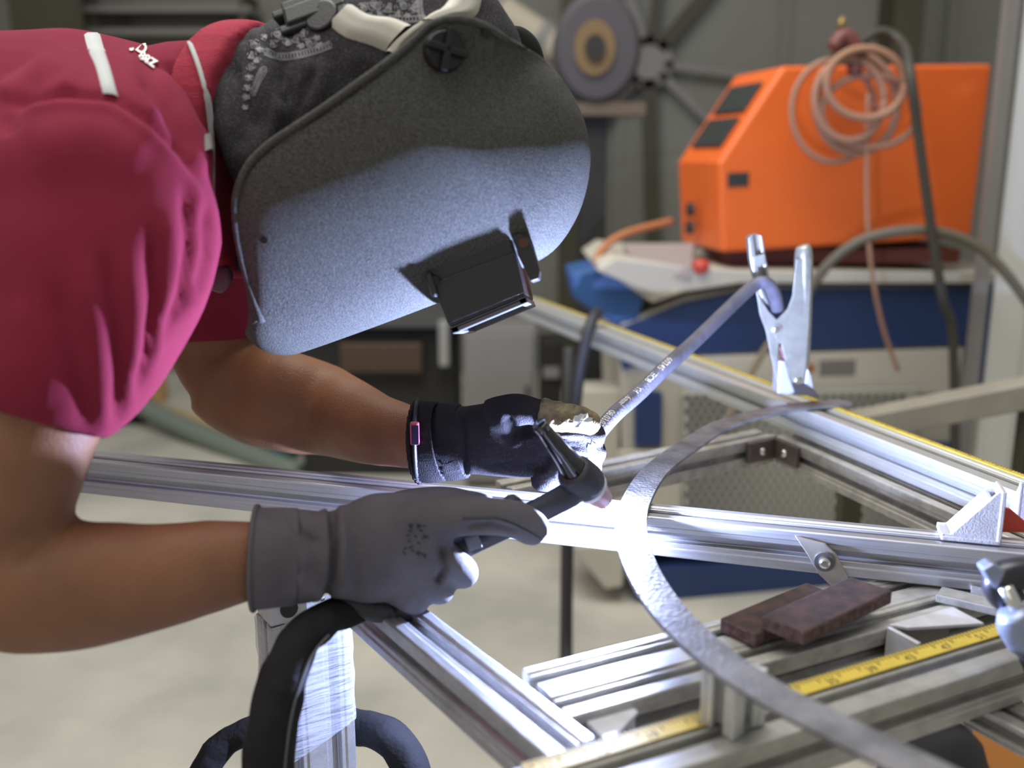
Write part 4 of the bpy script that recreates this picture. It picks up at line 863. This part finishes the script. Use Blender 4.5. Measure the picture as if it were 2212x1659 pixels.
# filter box
HB = .062; yb = YM - HB
b0_ = PY(890, 510, yb); b1_ = PY(1090, 445, yb); b2_ = PY(1135, 640, yb); b3_ = PY(972, 708, yb)
ub = (b1_ - b0_).normalized(); LB = V((.010, 2 * HB, -.022)); vb = (b3_ - b0_).normalized()
def quad(o, p): return o
BOXM = mat('box_plastic', (.03, .03, .033), .42, 0, bump=.4, bscale=500)
MB().prism([b0_, b1_, b2_, b3_], LB).build('filter_box', BOXM, MASK, bevel=.0025, seg=2)
# stepped seams of the box, then front frame
m0 = b0_.lerp(b3_, .50); m1 = b1_.lerp(b2_, .50)
MB().prism([m0 - LB * .012, m1 - LB * .012, b2_.lerp(b1_, .03) - LB * .012, b3_.lerp(b0_, .03) - LB * .012], LB * 1.024).build('lens_holder', BOXM, MASK, bevel=.0015)
fo_ = vb * .004
def rim_bar(pa_, pb_, wv): MB().prism([pa_, pb_, pb_ + wv, pa_ + wv], vb * .006).build('lens_rim', mat('rim_plastic', (.12, .12, .14), .3) if 'rim_plastic' not in bpy.data.materials else bpy.data.materials['rim_plastic'], MASK, bevel=.0008)
c0, c1_, c2_, c3_ = b3_, b2_, b2_ + LB, b3_ + LB
rim_bar(c0, c1_, LB * .10); rim_bar(c0 + LB * .9, c1_ + LB * .9, LB * .10); rim_bar(c0, c0 + LB, ub * .007); rim_bar(c1_ - ub * .007, c1_ + LB - ub * .007, ub * .007)
MB().prism([c0 + vb * .001, c1_ + vb * .001, c1_ + LB + vb * .001, c0 + LB + vb * .001], vb * .001).build('filter_glass', mat('green_filter', (.01, .02, .012), .08), MASK)
hg = PY(1122, 515, yb - .004)
MB().prism([PY(1108, 508, yb - .004), PY(1124, 503, yb - .004), PY(1140, 512, yb - .004), PY(1152, 535, yb - .004), PY(1166, 585, yb - .004), PY(1164, 602, yb - .004), PY(1146, 608, yb - .004), PY(1134, 582, yb - .004), PY(1118, 550, yb - .004)], LB * .25).build('side_lever', BOXM, MASK, bevel=.001)
MB().disc(PY(1131, 524, yb - .004), (0, -1, 0), .0045, .002, 14).build('rivet', mat('rivet_brown', (.12, .06, .045), .5, .5), MASK)
MB().tube([PY(925, 590, yb - .003), PY(932, 612, yb - .004), PY(940, 640, yb - .003)], .003, 8, sub=3).build('latch', BOXM, MASK, smooth=True)
MB().disc(PY(940, 605, yb - .002), (0, -1, 0), .004, .003, 12).build('rivet', BLACKM, MASK)
# headgear: cream band, crown band and black ratchet
def band_on(name, L_, R_, m, lift): return ribbon_on(name, BVB, L_, R_, m, MASK, lift, across=5)
band_on('head_band', [(712, 58), (745, 82), (790, 96), (830, 112)], [(762, 8), (800, 30), (850, 36), (890, 52)], STRAPM, .006)
band_on('crown_band', [(830, 112), (850, 92), (890, 62), (930, 40)], [(862, 120), (880, 92), (915, 62), (950, 36)], STRAPM, .005)
band_on('crown_band', [(905, 50), (925, 35), (955, 14), (975, -12)], [(950, 50), (985, 40), (1030, 34), (1045, -12)], STRAPM, .007)
rc, rn_ = hit(BVB, 705, 30)
rn_ = V((-.35, -.8, .5)).normalized()
rx = (PY(760, 6, .85) - PY(640, 50, .85)).normalized(); ry = rn_.cross(rx).normalized()
rp_ = PY(690, 28, .872)
for dx_, dy_, sx, sy, th_ in ((0, 0, .026, .009, .010), (-.016, .004, .012, .014, .008), (.020, -.006, .006, .020, .009), (-.020, -.010, .014, .004, .007), (-.028, .010, .010, .004, .006), (.004, .012, .022, .003, .007)):
    MB().box(rp_ + rx * dx_ + ry * dy_, rx * sx, ry * sy, rn_ * th_).build('ratchet_block', BLACKM, MASK, bevel=.002)
MB().disc(rp_ + rn_ * .004 + rx * .004 + ry * -.012, rn_, .015, .006, 22).build('ratchet_wheel', BLACKM, MASK, bevel=.002)
# chin strap piece seen under the collar
MB().tube([PY(450, 595, .90), PY(475, 600, .89), PY(495, 592, .88)], [(.012, .004), (.014, .006), (.006, .004)], 10, up=up, sub=4).build('chin_cloth', mat('mauve_cloth', (.16, .09, .11), .8), BAN, smooth=True)

# ---------------- near glove (back of the right hand towards us)
b = MB()
hp = [PY(585, 1203, .752), PY(650, 1202, .758), PY(715, 1198, .765), PY(790, 1190, .775), PY(860, 1180, .785), PY(930, 1178, .795), PY(968, 1175, .80)]
b.tube(hp, [(.0385, .030), (.040, .029), (.0365, .026), (.0455, .027), (.0475, .027), (.0400, .025), (.030, .021)], 28, up=up, sub=6, sq=.9)
# index finger lying along the torch, thick and bent at the tip
b.tube([PY(885, 1118, .79), PY(965, 1116, .785), PY(1040, 1114, .785), PY(1105, 1120, .790), PY(1150, 1140, .794), PY(1168, 1153, .797)], [.0225, .0180, .0165, .0165, .0158, .0120], 16, sub=5)
# middle, ring and little finger curl round the handle
b.tube([PY(915, 1195, .79), PY(968, 1215, .785), PY(1000, 1235, .797), PY(990, 1238, .82), PY(950, 1225, .835)], [.019, .0160, .0140, .013, .011], 14, sub=5)
b.tube([PY(890, 1235, .785), PY(932, 1262, .782), PY(948, 1274, .797), PY(930, 1268, .82), PY(900, 1250, .83)], [.018, .0150, .0135, .012, .010], 14, sub=5)
b.tube([PY(850, 1262, .78), PY(888, 1292, .778), PY(898, 1302, .79), PY(888, 1295, .81), PY(860, 1280, .82)], [.017, .0135, .012, .011, .009], 14, sub=5)
# thumb on the far side, over the handle
b.tube([PY(800, 1130, .82), PY(880, 1095, .835), PY(960, 1085, .845), PY(1030, 1092, .845), PY(1060, 1098, .843)], [.020, .0165, .0145, .013, .010], 14, sub=5)
GF = [([(716, 1095), (722, 1180), (716, 1260), (700, 1305)], 7, -.0045), ([(700, 1095), (706, 1180), (700, 1260)], 8, .003), ([(738, 1090), (745, 1180), (738, 1280)], 9, .003), ([(760, 1150), (770, 1230), (758, 1290)], 14, -.0015),
      ([(600, 1105), (640, 1170), (660, 1230)], 14, .0022), ([(620, 1110), (650, 1150), (690, 1180)], 9, -.0022), ([(640, 1230), (660, 1270), (700, 1290)], 12, .002), ([(955, 1170), (960, 1230), (945, 1262)], 7, -.004), ([(1000, 1140), (1060, 1132), (1120, 1150)], 6, -.0025), ([(880, 1100), (930, 1160), (925, 1230)], 20, .0022)]
GL = fuse('glove', b, GLOVE_N, pn, .0026, 4, folds([(p_, w_ * 1.15, a_ * 1.7) for p_, w_, a_ in GF], .0016, 38)); GL['label'] = 'grey fabric glove on the near hand holding the torch'
BVG = bvh_of(GL)
# open cuff around the wrist
cv = []; rr = []
cuff = MB(); cps_ = [PY(552, 1206, .748), PY(570, 1206, .749), PY(600, 1204, .753), PY(640, 1203, .757)]
R0 = [(.0430, .0350), (.0420, .0345), (.0415, .0335), (.0410, .0320)]
vo, fo1 = sweep(cps_, R0, 36, up, 5, False); cuff.add(vo, fo1)
CU = cuff.build('cuff', GLOVE_N, GL, smooth=True); s = CU.modifiers.new('s', 'SOLIDIFY'); s.thickness = .0022
MB().tube([V(p) for p in vo[:36]] + [V(vo[0])], .0021, 8, sub=1).build('cuff_hem', GLOVE_N, GL, smooth=True)
# black coated heel of the palm, a seam line and the folded fabric
b = MB().tube([PY(722, 1290, .775), PY(780, 1298, .785), PY(840, 1308, .792), PY(895, 1305, .80)], [(.006, .012), (.0125, .020), (.0150, .022), (.010, .016)], 20, up=up, sub=6)
fuse('palm_coating', b, PALM, GL, .0026, 3, folds([([(800, 1300), (810, 1330)], 5, .002), ([(850, 1295), (870, 1340)], 5, -.003), ([(885, 1290), (892, 1335)], 5, .003)], .002, 60))
sp = []
for i in range(15):
    x = 1000 + i * 12; p, nn = hit(BVG, x, 1120 + 2.6 * max(0, i - 6) ** 1.35)
    if p: sp.append(p + nn * .0004)
MB().tube(sp, .0009, 6, sub=2).build('finger_seam', PALM, GL, smooth=True)
lm = MB()
random.seed(3)
for i in range(26):
    x = 868 + random.random() * 52; y = 1130 + random.random() * 70; p, nn = hit(BVG, x, y)
    if p:
        p2, n2 = hit(BVG, x + random.uniform(4, 9), y + random.uniform(-5, 8)); 
        if p2: lm.tube([p + nn * .0001, (p + p2) / 2 + nn * .0004, p2 + n2 * .0001], .0006, 5, sub=1)
pr = lm.build('worn_print', PALM, GL, smooth=True); pr['kind'] = 'stuff'

# ---------------- far glove (left hand, thumb on top, fingers folded)
b = MB()
b.tube([PY(955, 955, 0.946), PY(1010, 952, 0.941), PY(1075, 948, 0.937), PY(1140, 950, 0.933), PY(1200, 965, 0.928), PY(1235, 980, 0.928)], [(.0363, .0259), (.0346, .0242), (.0372, .0251), (.0381, .0251), (.0311, .0225), (.0190, .02)], 28, up=up, sub=6, sq=.9)
b.tube([PY(1060, 905, 0.928), PY(1110, 893, 0.920), PY(1160, 895, 0.913), PY(1200, 905, 0.911)], [.0190, .0195, .0156, .0134], 16, sub=5)
for k, (y0, dy, x1) in enumerate(((940, 0, 1280), (972, 4, 1282), (1003, 6, 1272), (1030, 6, 1240))):
    b.tube([PY(1160, y0 - 4, 0.946), PY(x1 - 30, y0, 0.959), PY(x1, y0 + dy, 0.941), PY(x1 - 8, y0 + dy + 4, 0.915), PY(x1 - 55, y0 + dy + 2, 0.904), PY(x1 - 85, y0 + dy, 0.907)], [.0143, .0134, .0130, .0121, .0112, .0091], 14, sub=5)
GF2 = [([(1000, 890), (1002, 960), (1005, 1035)], 5, -.003), ([(1090, 900), (1115, 935), (1155, 930)], 7, -.004), ([(1100, 965), (1150, 950), (1180, 930)], 7, .002), ([(1130, 930), (1160, 975), (1190, 1000)], 8, -.002)]
GL2 = fuse('glove', b, GLOVE_D, pn, .0028, 3, folds([(p_, w_ * 1.2, a_ * 1.7) for p_, w_, a_ in GF2] + [([(1020, 960), (1080, 985), (1160, 990)], 12, .002), ([(1040, 1010), (1110, 1000), (1180, 1010)], 8, -.002), ([(1180, 950), (1270, 955)], 6, -.003), ([(1185, 985), (1275, 990)], 6, -.003)], .0016, 38)); GL2['label'] = 'charcoal coated glove with tan thumb cap on the far hand'
b = MB().tube([PY(1168, 897, 0.912), PY(1205, 903, 0.908), PY(1245, 908, 0.907), PY(1275, 915, 0.909), PY(1284, 918, 0.911)], [.0169, .0160, .0147, .0130, .009], 18, sub=5)
fuse('thumb_cap', b, TAN, GL2, .0022, 2, folds([([(1190, 870), (1215, 935)], 4, .0015), ([(1230, 880), (1245, 935)], 3, -.0015), ([(1210, 880), (1180, 930)], 3, .001)], .0015, 90))
random.seed(12)
bvT = None
def patch(name, cpx, cpy, rx_, ry_, Y0, m, par):
    T_o = [o_ for o_ in par.children if o_.name.startswith('thumb_cap')][0]; bv = bvh_of(T_o) if Y0 is None else bvh_of(par)
    pts = []; K_ = 18
    cp_, cn = hit(bv, cpx, cpy)
    if cp_ is None: return
    for i in range(K_):
        a = 2 * math.pi * i / K_; q = random.uniform(.7, 1.1); p, nn = hit(bv, cpx + rx_ * q * math.cos(a), cpy + ry_ * q * math.sin(a))
        if p is None or abs(p.y - cp_.y) > .03: p, nn = hit(bv, cpx + rx_ * .6 * q * math.cos(a), cpy + ry_ * .6 * q * math.sin(a))
        if p is None: continue
        pts.append(p + nn * .0007)
    mb = MB(); mb.add([cp_ + cn * .0012] + pts, [(0, 1 + i, 1 + (i + 1) % len(pts)) for i in range(len(pts))]); mb.build(name, m, par)
patch('silver_patch', 1258, 910, 22, 19, None, SILVER, GL2)
patch('silver_patch', 1280, 985, 12, 38, 1, SILVER, GL2)
# ribbed cuff with rolled hem
for (x0, x1, r0, r1, nm) in ((905, 955, .0394, .0385, 'ribbed_cuff'), (950, 1002, .0376, .0359, 'wrist_band')):
    vo, f1 = sweep([PY(x0, 955, 0.950), PY((x0 + x1) / 2, 955, 0.947), PY(x1, 953, 0.944)], [(r0, r0 * .76), ((r0 + r1) / 2 + .001, (r0 + r1) * .38), (r1, r1 * .76)], 60, up, 8, False)
    ms = MB().add(vo, f1)
    for i, v in enumerate(ms.v):
        k = i % 60; c = PY(x0, 955, 0.946); ms.v[i] = v + (V((0, v.y - c.y, v.z - c.z)).normalized() * (.0019 if k % 2 else -.0010))
    if nm == 'ribbed_cuff': hem_ = [V(v) for v in ms.v[:60]]
    q = ms.build(nm, GLOVE_D, GL2, smooth=True); s = q.modifiers.new('s', 'SOLIDIFY'); s.thickness = .002
MB().tube(hem_ + [hem_[0]], .0026, 8, sub=1).build('cuff_hem', GLOVE_D, GL2, smooth=True)
# wrist watch, mostly under the cuff
wc = PY(896, 936, 0.916)
wtc = MB().box(wc, (.0045, 0, 0), (0, .003, 0), (0, 0, .0117)).build('wrist_watch', mat('watch_pink', (.50, .09, .16), .4), pn, bevel=.002)
MB().box(wc + V((.0006, -.0032, -.001)), (.0034, 0, 0), (0, .0008, 0), (0, 0, .0097)).build('watch_glass', mat('watch_glass', (.0130, .01, .02), .08), wtc, bevel=.0005)
MB().tube([PY(902, 950, 0.947) + V((0, .0268 * math.sin(a), .0346 * math.cos(a))) for a in [i * math.pi / 12 for i in range(25)]], [(.0025, .008)] * 25, 8, up=(1, 0, 0), sub=1).build('watch_strap', RUBBER, wtc, smooth=True)

# ---------------------------------------------------------------- torch
tc_ = empty('welding_torch', PY(1265, 1045, .872), 'black welding torch with long back cap and pink nozzle held by the near glove', 'torch')
hd = PY(1260, 1038, .836); tipp = PY(1331, 1106, .868); capp = PY(1164, 915, .802); ax = (tipp - hd).normalized()
MB().tube([PY(960, 1200, .802), PY(1030, 1165, .808), PY(1140, 1115, .821), PY(1200, 1085, .828), PY(1240, 1062, .834), hd], [.0120, .0112, .0112, .0115, .0125, .012], 20, sub=5).build('handle', RUBBER, tc_, smooth=True)
MB().tube([hd - ax * .020, hd - ax * .015, hd, hd + ax * .007, hd + ax * .0105], [.0140, .0172, .0182, .0176, .0160], 28, sub=3).build('torch_head', RUBBER, tc_, smooth=True)
MB().tube([hd + ax * .0095, hd + ax * .010, hd + ax * .0150, hd + ax * .0155], [.0150, .0168, .0160, .012], 28, sub=1).build('insulator_ring', GLASSW, tc_, bevel=.0006)
MB().tube([hd + ax * .014, hd + ax * .026, hd + ax * .034, hd + ax * .0375], [.0130, .0120, .0100, .0092], 26, sub=3, cap=False).build('ceramic_nozzle', CERAM, tc_, smooth=True)
MB().tube([hd + ax * .030, hd + ax * .0385, hd + ax * .0435], [.0012, .0012, .0004], 10, sub=1).build('tungsten_tip', CHROME, tc_)
cx = (capp - hd).normalized(); Lc = (capp - hd).length
cpm = MB().tube([hd + cx * .012, hd + cx * .020, hd + cx * Lc * .45, hd + cx * Lc * .8, hd + cx * (Lc - .008), hd + cx * Lc * .985, hd + cx * Lc], [.0138, .0122, .0095, .0072, .0066, .0070, .0030], 22, sub=5)
cpm.build('back_cap', mat('glossy_black', (.012, .011, .012), .12, 0, coat=.6), tc_, smooth=True)
for a_ in range(6):
    a2 = a_ * math.pi / 3; e1_ = cx.orthogonal().normalized(); e2_ = cx.cross(e1_)
    o1 = e1_ * math.cos(a2) + e2_ * math.sin(a2)
    MB().tube([hd + cx * .018 + o1 * .0118, hd + cx * Lc * .45 + o1 * .0090, hd + cx * Lc * .72 + o1 * .0072], .0012, 6, sub=2).build('cap_rib', bpy.data.materials['glossy_black'], tc_, smooth=True)
MB().tube([PY(1092, 1088, .810), PY(1108, 1082, .813), PY(1128, 1092, .816)], [(.004, .006), (.006, .007), (.003, .005)], 12, sub=3).build('trigger_switch', RUBBER, tc_, smooth=True)
MB().box(PY(1023, 1172, .795), (.006, 0, .002), (0, .002, 0), (-.002, 0, .006)).build('switch_clip', mat('clip_grey', (.10, .10, .11), .5), tc_, bevel=.001)
# leather-sheathed hose from the torch
hs = [PY(960, 1200, .802), PY(900, 1240, .812), PY(830, 1290, .80), PY(745, 1318, .775), PY(690, 1345, .745), PY(640, 1400, .715), PY(605, 1490, .695), PY(585, 1600, .685), PY(575, 1740, .685), PY(560, 1900, .70), PY(500, 2000, .76), PY(430, 1880, .86), PY(432, 1700, .92), PY(480, 1610, .94), PY(560, 1575, .94), PY(660, 1560, .94), PY(770, 1570, .93), PY(850, 1600, .90), PY(895, 1680, .88), PY(905, 1800, .88), PZ(905, 2300, .03)]
HS = MB().tube(hs, [.012, .014, .014, .0145, .0155, .0175, .0195, .0205, .0205, .019, .018, .017, .016, .0155, .0155, .0165, .0185, .0190, .0185, .018, .018], 22, sub=8)
for i, v in enumerate(HS.v): HS.v[i] = v + V((pnoise(v * 55), pnoise(v * 55 + V((7, 1, 3))), pnoise(v * 55 + V((2, 9, 5))))) * .0022
so = HS.build('hose_sheath', SHEATH, None, smooth=True); tag(so, 'black sheathed torch hose looping down past the film wrapped leg', 'hose')
SS = spline(hs, 8)[34:80]
MB().tube([p + V((.0150, -.0130, 0)) for p in SS], .0012, 6, sub=1).build('sheath_seam', mat('seam_grey', (.10, .10, .11), .6), so, smooth=True)
